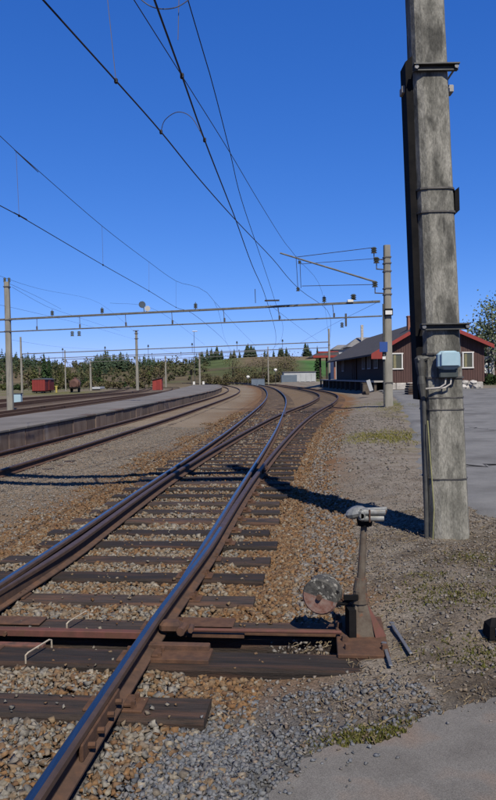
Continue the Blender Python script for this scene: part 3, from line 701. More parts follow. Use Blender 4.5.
# grey cast handle: rounded bulb on the left, two fluted barrels to the right
mb = MB(); rngs = []
hc_ = Vector((hx_-.055, LY-.0, hz_+.045))
for i in range(7):
    a = -math.pi/2+math.pi*i/6
    for k in range(12):
        b = 2*math.pi*k/12; rr = math.cos(a); rngs.append((hc_.x+.085*rr*math.cos(b), hc_.y+.06*rr*math.sin(b), hc_.z+.045*math.sin(a)+(.02*math.cos(b)*rr if math.cos(b) < 0 else 0)))
mb.add(rngs, [(i*12+k, i*12+(k+1) % 12, (i+1)*12+(k+1) % 12, (i+1)*12+k) for i in range(6) for k in range(12)])
mb.cyl((hx_-.03, LY-.045, hz_+.05), (hx_+.13, LY-.05, hz_+.05), .024, .021, 10); mb.cyl((hx_-.03, LY-.045, hz_+.008), (hx_+.12, LY-.05, hz_+.006), .022, .019, 10)
mb.cyl((hx_-.01, LY+.03, hz_+.045), (hx_+.16, LY+.05, hz_+.05), .022, .018, 10); mb.cbox((hx_+.03, LY, hz_+.015), (.14, .09, .05), .012)
mb.cbox((hx_-.03, LY-.05, hz_+.03), (.05, .05, .085), .015); mb.cyl((hx_-.035, LY-.075, hz_+.03), (hx_-.035, LY-.05, hz_+.03), .018, .018, 8)
hnd = mb.build('handle', 'handle_metal', lev, smooth=False)
mb = MB(); mb.cbox((hx_+.02, LY-.068, hz_+.028), (.012, .012, .09), .003); mb.build('seam_strap', 'rust_dark', hnd)
mb = MB(); mb.cyl((hx_+.128, LY-.05, hz_+.05), (hx_+.136, LY-.05, hz_+.05), .017, .015, 10); mb.build('end_cap', 'rust_dark', hnd)
# counterweight: stout disc standing on its arm
WX, WY, WZ = at(322.5, 594, 4.78)
mb = MB(); nn = 28; rad = .128; th = .15; fx = Vector((math.cos(-.4), math.sin(-.4), 0)); fn = Vector((-math.sin(-.4), math.cos(-.4), 0))*-1
cen = Vector((WX, WY, WZ)); P = []
for s, r_ in ((-th/2, rad-.012), (-th/2+.012, rad), (th/2-.012, rad), (th/2, rad-.012)):
    for k in range(nn):
        a = 2*math.pi*k/nn; P.append(cen-fn*s*-1+fx*(r_*math.cos(a))+Vector((0, 0, r_*math.sin(a))))
F = [(j*nn+k, j*nn+(k+1) % nn, (j+1)*nn+(k+1) % nn, (j+1)*nn+k) for j in range(3) for k in range(nn)]
mi = [0 if 0 <= math.sin(2*math.pi*(k+.5)/nn)+.25*math.cos(2*math.pi*(k+.5)/nn) else 1 for j in range(3) for k in range(nn)]
base = len(P); P += [cen+fn*(-th/2), cen+fn*(th/2)]
for j, cidx in ((0, base), (3, base+1)):
    for k in range(nn):
        F.append((cidx, j*nn+(k+1) % nn, j*nn+k) if j == 0 else (cidx, j*nn+k, j*nn+(k+1) % nn)); mi.append(0 if 0 <= math.sin(2*math.pi*(k+.5)/nn)+.25*math.cos(2*math.pi*(k+.5)/nn) else 1)
mb.v = [tuple(p) for p in P]; mb.f = F; mb.m = mi; cwt = mb.build('counterweight', ['weight_black', 'weight_red'], lev)
mb = MB(); mb.cyl(cen+fn*(th/2-.005), cen+fn*(th/2+.02), .022, .018, 8); mb.build('hub_bolt', 'rust_dark', cwt)
mb = MB(); mb.tube([cen-fn*(th/2-.01), cen-fn*(th/2+.03)+Vector((.06, .02, 0)), Vector((LX-.02, LY+.08, LZ+.18))], .02, 8); mb.build('weight_arm', 'rust_dark', lev)
# two loose grey steel straps lying by the lever
for (a, b, lab) in (((384, 640), (391, 664), 'flat grey steel strap on the ground just right of the lever base'), ((392, 622), (411, 652), 'thin grey steel strap on the dirt, farther from the lever')):
    p = gp(*a, -.1); q = gp(*b, -.1); p.z = float(gz(np.array(p.x), np.array(p.y)))+.035; q.z = float(gz(np.array(q.x), np.array(q.y)))+.03
    mb = MB(); c = (p+q)/2; mb.cbox(c, ((q-p).length, .024, .008), .003, rot=(q-p).to_track_quat('X', 'Z').to_matrix()); mb.cyl(p+Vector((0, 0, .0)), p+Vector((0, 0, .01)), .019, .019, 8)
    tag(mb.build('steel_strap', 'steel_grey'), lab, 'metal strap')
# black marker at the right margin of the picture
p = gp(493, 633, -.02); mk = empty('drain_marker', (p.x, p.y, -.03), 'small black peaked block at the right margin on the dirt', 'marker')
mb = MB(); mb.add([(p.x-.035, p.y-.04, -.05), (p.x+.12, p.y-.04, -.05), (p.x+.12, p.y+.1, -.05), (p.x-.035, p.y+.1, -.05), (p.x-.03, p.y-.03, .03), (p.x+.1, p.y-.03, .03), (p.x+.1, p.y+.08, .03), (p.x-.03, p.y+.08, .03), (p.x+.0, p.y+.02, .075), (p.x+.08, p.y+.02, .07)],
               [(0, 1, 5, 4), (1, 2, 6, 5), (2, 3, 7, 6), (3, 0, 4, 7), (4, 5, 9, 8), (5, 6, 9), (6, 7, 8, 9), (7, 4, 8)]); mb.build('block', 'black_paint', mk)
mb = MB(); mb.box((p.x+.03, p.y-.043, -.0), (.05, .012, .045)); mb.build('pale_face', 'white', mk)

# ------------------------------------------------------------------ big concrete mast with its gantry beams overhead
PX, PY = 2.08, 7.15
mast = empty('concrete_mast', (PX, PY, -.05), 'tall weathered concrete mast with pale blue box beside the switch lever', 'mast')
LEAN = -.034
def mring(z, hw, hd, ch, lean=LEAN, px=PX, py=PY):
    cx = px+lean*z; e = ch*.3; q = [(-hw+ch, -hd), (hw-ch, -hd), (hw-e, -hd+e), (hw, -hd+ch), (hw, hd-ch), (hw-e, hd-e), (hw-ch, hd), (-hw+ch, hd), (-hw+e, hd-e), (-hw, hd-ch), (-hw, -hd+ch), (-hw+e, -hd+e)]
    return [(cx+x, py+y, z) for x, y in q]
def column(px, py, z0, z1, w0, w1, lean, parent, mname, segs=16, jit=.004, name='shaft', dk=1.0):
    mb = MB(); P = []
    for i in range(segs+1):
        t = i/segs; z = z0+(z1-z0)*t; wv = w0+(w1-w0)*t+random.uniform(-jit, jit); P += mring(z, wv/2, wv/2*dk, wv*.24, lean, px, py)
    F = [(i*12+k, i*12+(k+1) % 12, (i+1)*12+(k+1) % 12, (i+1)*12+k) for i in range(segs) for k in range(12)]+[tuple(range(11, -1, -1)), tuple(range(segs*12, segs*12+12))]
    mb.add(P, F); return mb.build(name, mname, parent)
def mw(z): return .42-.0125*z
column(PX, PY, -.3, 8.3, .42, .315, LEAN, mast, 'concrete', 34)
def mz(py): return CAM_H+(374.-py)/F_PX*(PY-.19)-.0
def band(py, h=.016, ex=.012, name='band', m='steel_dark', dark=False):
    z = mz(py); wv = mw(z)/2+ex; mb = MB(); mb.add(mring(z-h/2, wv, wv, wv*.48)+mring(z+h/2, wv, wv, wv*.48), [(k, (k+1) % 12, 12+(k+1) % 12, 12+k) for k in range(12)]+[tuple(range(11, -1, -1)), tuple(range(12, 24))])
    return mb.build(name, m, mast)
for py in (190, 213, 354, 378, 398, 410, 480): band(py, .012 if py > 390 else .018, .006 if py > 390 else .012)
for py, x0, x1 in ((73, -.2, .26), (327, -.24, .26)):
    z = mz(py); cx = PX+LEAN*z; yf = PY-mw(z)/2
    mb = MB(); w_ = x1-x0; c = cx+(x0+x1)/2
    mb.box((c, yf-.035, z+.022), (w_, .07, .012)); mb.box((c, yf-.006, z-.004), (w_, .012, .04)); mb.box((c, yf-.02, z-.03), (w_*.94, .04, .012))
    clp = mb.build('clamp_channel', 'galv', mast); mb = MB(); mb.box((c, PY+mw(z)/2+.025, z), (w_, .05, .05)); mb.build('clamp_channel', 'galv', mast)
    for s in (x0+.03, x1-.03): mb = MB(); mb.cyl((cx+s, yf-.05, z-.005), (cx+s, PY+mw(z)/2+.07, z-.005), .011, .011, 6); mb.cyl((cx+s, yf-.06, z-.005), (cx+s, yf-.03, z-.005), .022, .022, 6); mb.build('tie_bolt', 'steel_grey', clp)
z = mz(87); cx = PX+LEAN*z
for s in (-.25, .225):
    mb = MB(); mb.cbox((cx+s, PY+.02, z), (.06, .12, .075), .006); mb.build('end_block', 'stone_pale', mast)
# long black cable board on the left side
mb = MB(); z0, z1 = mz(400), mz(57)
for k in range(1):
    a = PX+LEAN*z0-mw(z0)/2-.05; b = PX+LEAN*z1-mw(z1)/2-.05
    for yo, (d0, d1) in ((0, (-.1, .12)),):
        P = [(a-.015, PY+d0, z0), (a+.052, PY+d0, z0), (a+.052, PY+d1, z0), (a-.015, PY+d1, z0), (b-.02, PY+d0, z1-.06), (b+.05, PY+d0, z1), (b+.05, PY+d1, z1), (b-.02, PY+d1, z1-.06)]
        mb.add(P, [(3, 2, 1, 0), (4, 5, 6, 7), (0, 1, 5, 4), (1, 2, 6, 5), (2, 3, 7, 6), (3, 0, 4, 7)])
mb.build('cable_board', 'black_paint', mast)
# grey pipe below it with a fat gland on top
zt = mz(355); xa = PX-.23; 
mb = MB(); mb.tube([(xa-.015, PY-.12, -.1), (xa-.018, PY-.12, .8), (xa-.03, PY-.12, 1.35), (xa-.05, PY-.12, 1.6)], .024, 10); mb.build('cable_pipe', 'galv', mast)
mb = MB(); mb.tube([(xa-.04, PY-.13, 1.42), (xa-.055, PY-.13, 1.58), (xa-.06, PY-.13, 1.66), (xa-.065, PY-.13, 1.75), (xa-.07, PY-.13, 1.84), (xa-.07, PY-.13, 1.87)], [.027, .044, .034, .05, .056, .026], 10); mb.cyl((xa-.1, PY-.15, 1.82), (xa+.02, PY-.15, 1.85), .036, .026, 8); mb.build('pipe_gland', 'galv', mast)
mb = MB(); mb.tube([(PX-.2, PY-.19, -.08), (PX-.19, PY-.215, .3), (PX-.215, PY-.21, .7), (PX-.235, PY-.2, 1.05), (PX-.24, PY-.18, 1.2)], .006, 5); mb.build('earth_wire', 'yellow_wire', mast)
# pale blue junction box
z = mz(361); cx = PX+LEAN*z+.0; yf = PY-mw(z)/2
bxl, bxr = at(436.5, 361, yf-.06).x, at(459, 361, yf-.06).x; bc = (bxl+bxr)/2
mb = MB(); mb.cbox((bc, yf-.075, z), (bxr-bxl, .13, .19), .035); mb.cbox((bc+.002, yf-.146, z+.012), ((bxr-bxl)*.8, .016, .14), .006); jb = mb.build('junction_box', 'pale_blue', mast)
mb = MB(); mb.cbox((bc-.0, yf-.05, z-.13), ((bxr-bxl)*.82, .09, .1), .012); mb.build('bracket', 'dark_teal', jb)
for s in (-.02, .035):
    mb = MB(); mb.tube([(bc+s, yf-.06, z-.17), (bc+s-.01, yf-.065, z-.24), (bc+s-.06, yf-.05, z-.275), (bc+s-.2, yf-.035, z-.285)], .009, 6); mb.build('cable', 'stone_pale', jb)
# dark wedge bracket on the right
za, zb = mz(213), mz(187); cxr = PX+LEAN*za+mw(za)/2
mb = MB(); mb.add([(cxr-.0, PY-.12, za-.02), (cxr+.055, PY-.1, za+.03), (cxr+.05, PY-.1, zb), (cxr+.0, PY-.12, zb-.04), (cxr-.0, PY+.1, za-.02), (cxr+.055, PY+.1, za+.03), (cxr+.05, PY+.1, zb), (cxr+.0, PY+.1, zb-.04)], [(0, 1, 2, 3), (7, 6, 5, 4), (0, 4, 5, 1), (1, 5, 6, 2), (2, 6, 7, 3), (3, 7, 4, 0)]); mb.build('side_bracket', 'black_paint', mast)
# overhead gantry beams: above the frame, their shadow crosses the tracks
mb = MB(); mb.cbox(((PX-.2-16)/2, PY+.1, 5.95), (PX+.2+16, .2, .2), .01, rz=0); mb.build('lower_beam', 'beam', mast)
mb = MB(); mb.cbox(((PX-.25-16)/2, PY+.1, 7.0), (PX+.2+16, .22, .22), .01, rz=0); mb.build('upper_beam', 'beam', mast)
for xk in (-1.2, -3.6, -6.0, -9):
    mb = MB(); mb.cyl((xk, PY+.1, 6.95), (xk, PY+.1, 6.0), .035, .035, 6); mb.build('hanger', 'steel_dark', mast)
for xk in (-4.2, -7.0):
    mb = MB()
    for j in range(4): mb.cyl((xk, PY+.1, 5.86-.07*j), (xk, PY+.1, 5.81-.07*j), .13, .06, 10)
    mb.build('insulator', 'porcelain', mast)

# ------------------------------------------------------------------ the other masts and gantries
def insul(p, parent, r=.1, n=3, h=.07, up=1):
    mb = MB()
    for j in range(n): mb.cyl(Vector(p)+Vector((0, 0, up*h*j)), Vector(p)+Vector((0, 0, up*(h*j+h*.8))), r, r*.55, 8)
    return mb.build('insulator', 'porcelain', parent)
A = at(388.5, 409, 34.2); A.z = -.02
B = at(10.5, 411, 41.5); B.z = -.2
gan = empty('catenary_gantry', (A.x, A.y, A.z), 'nearer catenary gantry with twin beams between the slim concrete masts', 'gantry')
def small_mast(base, h, w0, w1, lean, parent, bands=()):
    mo = column(base.x, base.y, base.z-.3, base.z+h, w0, w1, 0.0, parent, 'concrete_far', 6, .002, name='mast')
    for z in bands:
        wv = (w0+(w1-w0)*(z/h))/2+.025; mb = MB(); mb.box((base.x, base.y, base.z+z), (wv*2, wv*2, .06)); mb.build('band', 'steel_dark', mo)
small_mast(A, 8.15, .44, .32, 0, gan, (7.55, 7.25, 6.85, 6.0, 5.7, 1.3))
small_mast(B, 7.9, .38, .3, 0, gan, (7.6, 5.6, 4.9))
bu0, bu1 = at(380, 301.5, A.y-.1), at(5, 319.5, B.y)
bl0, bl1 = at(382, 316, A.y-.1), at(5, 331.8, B.y)
def beam(a, b, w, h, parent, name, m='beam', sag=0.0):
    mb = MB(); n = 8; prev = None
    pts = [a.lerp(b, i/n)-Vector((0, 0, sag*4*(i/n)*(1-i/n))) for i in range(n+1)]
    for i in range(n):
        c = (pts[i]+pts[i+1])/2; dd = pts[i+1]-pts[i]; mb.cbox(c, (dd.length+.01, w, h), .01, rot=dd.to_track_quat('X', 'Z').to_matrix())
    return mb.build(name, m, parent)
beam(bu0, bu1+(bu1-bu0)*.35, .1, .115, gan, 'upper_beam'); beam(bl0, bl1+(bl1-bl0)*.35, .06, .07, gan, 'lower_beam')
for px in (43, 92, 142, 190, 241, 292, 340):
    t = (380-px)/375.0; d = A.y+(B.y-A.y)*t
    a = bu0.lerp(bu1, t); b = bl0.lerp(bl1, t); mb = MB(); mb.cyl(a, b, .018, .018, 6); mb.cyl(b+Vector((0, 0, .25)), b+Vector((0, 0, .05)), .05, .05, 8); mb.build('hanger', 'steel_dark', gan)
for px in (61, 117, 214, 333): 
    p = bu0.lerp(bu1, (380-px)/375.0); insul(p+Vector((0, 0, .12)), gan, .12, 3, .09)
    mb = MB(); mb.cyl(p, p+Vector((0, 0, .45)), .02, .02, 6); mb.build('pin', 'steel_dark', gan)
insul(bu0.lerp(bu1, (380-358)/375.0)+Vector((0, 0, .15)), gan, .16, 3, .1)
mb = MB(); mb.cbox(bu0.lerp(bu1, (380-355)/375.0)+Vector((0, -.1, .08)), (.3, .2, .14), .02); mb.build('lamp_box', 'white', gan)
p = bu0.lerp(bu1, (380-162)/375.0)
mb = MB(); mb.cyl(p+Vector((-.1, -.1, .45)), p+Vector((-.1, .2, .55)), .2, .12, 10); mb.cyl(p, p+Vector((-.05, 0, .45)), .03, .03, 6); mb.build('floodlight', 'slate_blue', gan)
mb = MB(); mb.cyl(p+Vector((.2, -.15, .22)), p+Vector((.2, .15, .3)), .16, .1, 10); mb.cyl(p+Vector((.1, 0, 0)), p+Vector((.2, 0, .22)), .03, .03, 6); mb.build('floodlight', 'white', gan)
p = bl0.lerp(bl1, (380-88)/375.0)
for s in (-.25, .15): insul(p+Vector((s, 0, -.42)), gan, .12, 3, .1)
p = bl0.lerp(bl1, (380-350)/375.0); mb = MB(); mb.cyl(p+Vector((0, 0, .2)), p+Vector((0, 0, -.45)), .05, .05, 6); mb.build('hanger', 'steel_dark', gan)
insul(p+Vector((-.2, 0, -.5)), gan, .1, 3, .09)
# cantilever of the right mast
cz = lambda px, py: at(px, py, A.y-.3)
C1 = cz(296.5, 257.5); C2 = cz(299, 289)
mb = MB(); mb.cyl(cz(280, 253), cz(376, 282), .038, .045, 8); mb.build('cantilever_tube', 'beam', gan)
for a, b, r in ((cz(297, 257), cz(374, 247.5), .016), (cz(301, 264), cz(376, 258.5), .013), (cz(302, 286), cz(374, 284.5), .016), (cz(296, 256), cz(298, 290), .014), (cz(300, 262), cz(301, 288), .014)):
    mb = MB(); mb.cyl(a, b, r, r, 6); mb.build('stay', 'wire', gan)
for px, py in ((374, 250.5), (376.5, 260.5), (375, 284.5)):
    p = cz(px, py); insul(p+Vector((0, 0, -.12)), gan, .16, 3, .1)
    mb = MB(); mb.cyl(p+Vector((.0, 0, -.15)), p+Vector((0, 0, -.45)), .025, .025, 6); mb.cyl(p+Vector((0, 0, -.42)), Vector((A.x, A.y, p.z-.42)), .03, .03, 6); mb.build('bracket', 'steel_dark', gan)
insul(C2+Vector((-.05, 0, -.1)), gan, .1, 2, .1); insul(C1+Vector((.15, 0, -.3)), gan, .09, 2, .08)
mb = MB(); c = cz(387.5, 312); mb.cbox((A.x, A.y-.3, c.z), (.42, .03, .34), .005); mb.build('plate_frame', 'black_paint', gan)
mb = MB(); mb.cbox((A.x, A.y-.325, c.z-.03), (.34, .02, .2), .005); mb.build('number_plate', 'white', gan)
mb = MB(); c = cz(383.5, 347); mb.cbox((c.x, A.y-.32, c.z), (.4, .03, .5), .005); mb.build('sign_plate', 'blue_sign', gan)['label'] = 'small blue sign plate'
mb = MB(); c = cz(384, 358); mb.cbox((c.x, A.y-.32, c.z), (.16, .03, .14), .005); mb.build('sign_plate', 'white', gan)
mb = MB(); mb.cyl((A.x-.24, A.y-.2, .2), (A.x-.24, A.y-.2, 5.2), .05, .05, 8); mb.build('cable_pipe', 'galv', gan)
for s in (-.12, .14): insul((B.x+s, B.y, B.z+7.9), gan, .1, 3, .09)

def far_gantry(pa, pb, da, db, ba, bb, ht, la, gap=.75, sep=0):
    a = at(*pa, da); b = at(*pb, db)
    ga_ = empty('catenary_gantry', (a.x, a.y, ba), la, 'gantry', 'far gantries across the station tracks')
    for q, bz in ((a, ba), (b, bb)):
        small_mast(Vector((q.x, q.y, bz)), ht-bz, .3, .22, 0, ga_, (5.6,))
    beam(a, b, .11, .13, ga_, 'upper_beam'); beam(a-Vector((0, 0, gap)), b-Vector((0, 0, gap)), .1, .1, ga_, 'lower_beam')
    n = 7
    for i in range(1, n):
        p = a.lerp(b, i/n); mb = MB(); mb.cyl(p+Vector((0, 0, .5)), p-Vector((0, 0, gap)), .03, .03, 6); mb.build('hanger', 'steel_dark', ga_)
        mb = MB(); mb.cyl(p+Vector((0, 0, .3)), p+Vector((0, 0, .6)), .14, .08, 8); mb.build('insulator', 'porcelain', ga_)
    return a, b
g2a, g2b = far_gantry((329, 342), (21, 354), 92, 98, 0.2, -.5, 8.0, 'second catenary gantry, its right mast beside the red canopy')
g3a, g3b = far_gantry((268, 351), (65, 359.5), 150, 150, -.2, -.6, 8.3, 'third catenary gantry, far off above the green field')
for (px, pt, pb_, d, lab) in ((137.5, 331, 388.5, 108, 'pale concrete mast standing left of the red hut'), (200, 353, 386, 165, 'slim pale mast at the end of the platform'), (91, 361, 391, 150, 'thin grey mast among the bushes right of the rusty wagon'),
                              (166, 356, 386, 170, 'thin mast just right of the red hut'), (371, 357, 372, 190, 'short white mast left of the canopy')):
    if px == 371: px, pt, pb_, d, lab = 317, 0, 0, 0, ''
    if d == 0: continue
    b = at(px, pb_, d); t = at(px-.5, pt, d); b.z = min(b.z, .2)
    m_ = empty('concrete_mast', b, lab, 'mast', 'single masts in the yard'); column(b.x, b.y, b.z-.3, t.z, .46, .34, 0, m_, 'concrete_far', 4, .002)
    mb = MB()
    for dz in (.4, 1.2): mb.box((b.x, b.y, t.z-dz), (.62, .5, .08))
    mb.build('band', 'steel_dark', m_)
    if px == 137.5:
        mb = MB(); mb.cbox((b.x, b.y-.3, t.z+.05), (.9, .1, .1), .02); mb.build('crossarm', 'steel_dark', m_)
# lamp post with white head
b = at(194, 386, 130); t = at(194, 331.5, 130); b.z = -.3
lp = empty('lamp_post', b, 'tall thin lamp post with white flat head at the platform end', 'lamp post')
mb = MB(); mb.cyl((t.x, t.y, b.z), t, .06, .04, 8); mb.build('pole', 'galv', lp)
mb = MB(); mb.cbox(t+Vector((.15, -.1, .03)), (1.0, .35, .16), .05); mb.build('lamp_head', 'white', lp)

# ------------------------------------------------------------------ overhead wires
def wire(parent, pts, r, name, m='wire', n=5):
    mb = MB(); mb.tube(pts, r, n); return mb.build(name, m, parent)
def pix(*l): return [at(px, py, d) for px, py, d in l]
def ext(pts, d):                                                    # run on behind the camera
    v = (pts[0]-pts[1]).normalized(); return [pts[0]+v*d]+pts
def smooth(pts, n=5):
    out = []
    for i in range(len(pts)-1):
        p0 = pts[max(i-1, 0)]; p1 = pts[i]; p2 = pts[i+1]; p3 = pts[min(i+2, len(pts)-1)]
        for k in range(n):
            t = k/n; out.append(.5*((2*p1)+(p2-p0)*t+(2*p0-5*p1+4*p2-p3)*t*t+(3*p1-p0-3*p2+p3)*t**3))
    return out+[pts[-1]]
def dof(z, px, py): v = at(px, py, 1.0); return (z-CAM_H)/(v.z-CAM_H)
def zpts(l): return [at(px, py, dof(z, px, py)) for px, py, z in l]
cat1 = empty('overhead_wire', (0, 20, 5.5), 'overhead line ending at the cantilever of the right concrete mast', 'overhead wire')
c1 = zpts([(43, 0, 6.0), (116, 81, 5.95), (161, 132, 5.92), (200, 180, 5.9), (236, 220.5, 5.95), (272.5, 258.8, 6.0)])+[C2]
m1 = zpts([(134, 0, 7.5), (182, 76, 7.25), (229.6, 152, 7.15), (258, 200, 7.2), (283, 240, 7.4)])+[C1]
wire(cat1, smooth(ext(c1, 12)+pix((330, 316, 60), (329, 345, 92))), .013, 'contact_wire'); wire(cat1, smooth(ext(m1, 12)+pix((322, 292, 58), (329, 340, 92))), .0085, 'messenger_wire')
cat2 = empty('overhead_wire', (0, 20, 5.4), 'overhead line down the middle, above the main track', 'overhead wire')
c2 = zpts([(154.5, 0, 5.75), (182, 76, 5.7), (204.6, 140, 5.65), (228, 200, 5.6), (236, 220.5, 5.58), (252, 265, 5.5)])+pix((266.5, 300, 34.8))
m2 = zpts([(188, 0, 6.9), (212, 82, 6.5), (230, 152, 6.2), (241.6, 200, 6.0), (260.5, 256.6, 5.8)])+pix((274.6, 300, 34.8))
wire(cat2, smooth(ext(c2, 12)+pix((276, 337, 60), (272, 351, 90), (262, 361, 150))), .013, 'contact_wire'); wire(cat2, smooth(ext(m2, 12)+pix((283, 330, 58), (277, 345, 90), (263, 356, 150))), .0085, 'messenger_wire')
def dropper(parent, a, b, r=.006): return wire(parent, [a, b], r, 'dropper', 'wire_thin', 4)
# jumper arcs
j0 = c1[2]; j1 = at(204.6, 140, dof(5.65, 204.6, 140)); jm = [at(165, 120, (j0.y*.8+j1.y*.2)), at(178, 112, (j0.y+j1.y)/2), at(192, 118, (j0.y*.3+j1.y*.7))]
wire(cat1, smooth([j0]+jm+[j1]), .007, 'jumper', 'wire_thin')
q0 = at(138, -3, 9.0); q1 = at(188.5, 0, 9.2); wire(cat2, smooth([q0, at(150, 6, 9.0), at(163, 9, 9.1), at(177, 7, 9.1), q1]), .007, 'jumper', 'wire')
dropper(cat1, c1[1], at(107, -6, 10.0)); 
for p in (c1[1], c1[2], j1, c2[1]):
    mb = MB(); mb.cbox(p, (.05, .06, .07), .01); mb.build('clip', 'wire', cat1)
dropper(cat2, at(178, 40, 9.5), at(179, -5, 9.5))
mb = MB(); mb.cbox(at(272, 300.5, 34.6), (.75, .06, .08), .01); mb.build('registration_arm', 'wire', cat2)
mb = MB(); mb.cyl(at(255, 289, 34.8), at(255.5, 303, 34.8), .018, .018, 5); mb.build('pin', 'wire', cat2)
cat3 = empty('overhead_wire', (-5, 20, 5.4), 'overhead line with long droppers above the platform track', 'overhead wire')
c3 = zpts([(0, 205.6, 5.45), (19, 215.7, 5.45), (103, 265, 5.45), (149, 291, 5.45), (176, 307.4, 5.45)])+pix((200, 319, 44), (228, 345, 92), (232, 357, 150))
m3 = zpts([(0, 136, 7.3), (16, 151, 7.1), (102, 226, 6.75), (149, 262, 6.75)])+pix((176, 281, 36), (214, 301, 41), (224, 336, 92), (230, 352, 150))
wire(cat3, smooth(ext(c3, 18)), .011, 'contact_wire'); wire(cat3, smooth(ext(m3, 18)), .0085, 'messenger_wire')
for i in range(1, 5):
    a = c3[i]; b = m3[i]; dropper(cat3, a, b, .005)
    mb = MB(); mb.cbox(a, (.04, .05, .06), .01); mb.build('clip', 'wire', cat3)
cat4 = empty('overhead_wire', (-13, 40, 5.5), 'bundle of faint overhead wires round the left concrete mast', 'overhead wire')
for l in (((0, 276, 36), (40, 289, 52), (100, 303.5, 85), (137, 334, 108)), ((12, 287, 43), (40, 303, 52), (62, 312, 60), (120, 331, 92)), ((0, 305, 40), (40, 314, 52), (89, 326, 80), (137, 340, 108)), ((8, 283, 41.5), (40, 298, 55), (61, 309, 65)),
          ((110, 303, 42), (160, 312, 60), (205, 345, 98)), ((215, 302, 42), (240, 330, 70), (256, 346, 92)), ((270, 305, 36), (300, 328, 60), (318, 341, 92)), ((378, 302, 34), (330, 326, 60), (300, 343, 92)), ((12, 340, 60), (60, 347, 85), (110, 350, 98)), ((25, 352, 98), (60, 358, 120), (100, 360, 150)),
          ((160, 349, 95), (190, 357, 130), (215, 357, 150)), ((210, 350, 95), (235, 356, 130), (250, 352.5, 150))):
    wire(cat4, smooth(pix(*l)), .009, 'feeder_wire', 'wire_thin', 4)

# ------------------------------------------------------------------ station house with loading dock
HY0, HY1 = 60.0, 89.6
HX0, HX1 = 12.1, 20.75; HG = .38
def hx0(y): return HX0-.0135*(y-HY0)
house = empty('station_house', (16, 60, HG), 'brown boarded station building with red gable trim behind the big mast', 'building')
APX, APZ, EVL, EVR = 16.15, 6.35, 4.05, 4.3
SH = -.0135*(HY1-HY0)
mb = MB()
def wall(mb, P, mi=0): mb.add(P, [tuple(range(len(P)))], mi)
# body
wall(mb, [(HX0, HY0, HG-.2), (HX1, HY0, HG-.2), (HX1, HY0, EVR), (APX, HY0, APZ-.1), (HX0, HY0, EVL)])
wall(mb, [(HX1+SH, HY1, HG-.2), (HX0+SH, HY1, HG-.2), (HX0+SH, HY1, EVL), (APX+SH, HY1, APZ-.1), (HX1+SH, HY1, EVR)])
wall(mb, [(HX0+SH, HY1, HG-.2), (HX0, HY0, HG-.2), (HX0, HY0, EVL), (HX0+SH, HY1, EVL)])
wall(mb, [(HX1, HY0, HG-.2), (HX1+SH, HY1, HG-.2), (HX1+SH, HY1, EVR), (HX1, HY0, EVR)])
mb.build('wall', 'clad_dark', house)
mb = MB(); x = HX0-.03; nb = 0
WIN = [(at(391, 361, HY0).x, at(402.5, 361, HY0).x), (at(462, 361, HY0).x, at(473, 361, HY0).x)]; WZ0, WZ1 = at(396, 369.5, HY0).z, at(396, 353, HY0).z
while x < HX1+.02:                                                 # boards and battens of the gable, too narrow to pick apart singly
    wd = .21; zt = (EVL+(APZ-.1-EVL)*(x-HX0)/(APX-HX0)) if x < APX else (APZ-.1+(EVR-APZ+.1)*(x-APX)/(HX1-APX))
    mb.box((x+wd/2, HY0-.02-.018*(nb % 2), (HG+.55+zt)/2), (wd-.02, .04, zt-HG-.55)); x += wd; nb += 1
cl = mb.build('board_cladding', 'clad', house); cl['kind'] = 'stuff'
for k in range(9):                                                  # foundation stones
    x0 = HX0+k*(HX1-HX0)/9; mb = MB(); mb.cbox((x0+.48, HY0-.05, HG+.25+random.uniform(-.03, .03)), (.93, .22, .62), .06, rz=random.uniform(-.03, .03)); mb.build('foundation_stone', 'stone_pale', house)
for (a, b) in WIN:
    wz = empty('window', ((a+b)/2, HY0-.08, WZ0)); wz.parent = house; wz.location = Vector(wz.location)-wloc(house)
    bpy.data.objects.remove(wz)
    cxw = (a+b)/2; ww = b-a; wh = WZ1-WZ0
    mb = MB(); mb.box((cxw, HY0-.062, (WZ0+WZ1)/2), (ww-.16, .02, wh-.16)); wo = mb.build('window', 'glass_olive', house)
    mb = MB(); fr = .1
    for c, s in (((cxw, HY0-.1, WZ0+fr/2), (ww+.1, .1, fr)), ((cxw, HY0-.1, WZ1-fr/2), (ww+.1, .1, fr)), ((a+fr/2, HY0-.1, (WZ0+WZ1)/2), (fr, .098, wh-fr*2)), ((b-fr/2, HY0-.1, (WZ0+WZ1)/2), (fr, .098, wh-fr*2))): mb.box(c, s)
    mb.build('frame', 'white', wo)
    mb = MB(); mb.box((cxw-.18*ww, HY0-.078, (WZ0+WZ1)/2), (ww*.22, .008, wh-.22)); mb.build('curtain', 'curtain', wo)
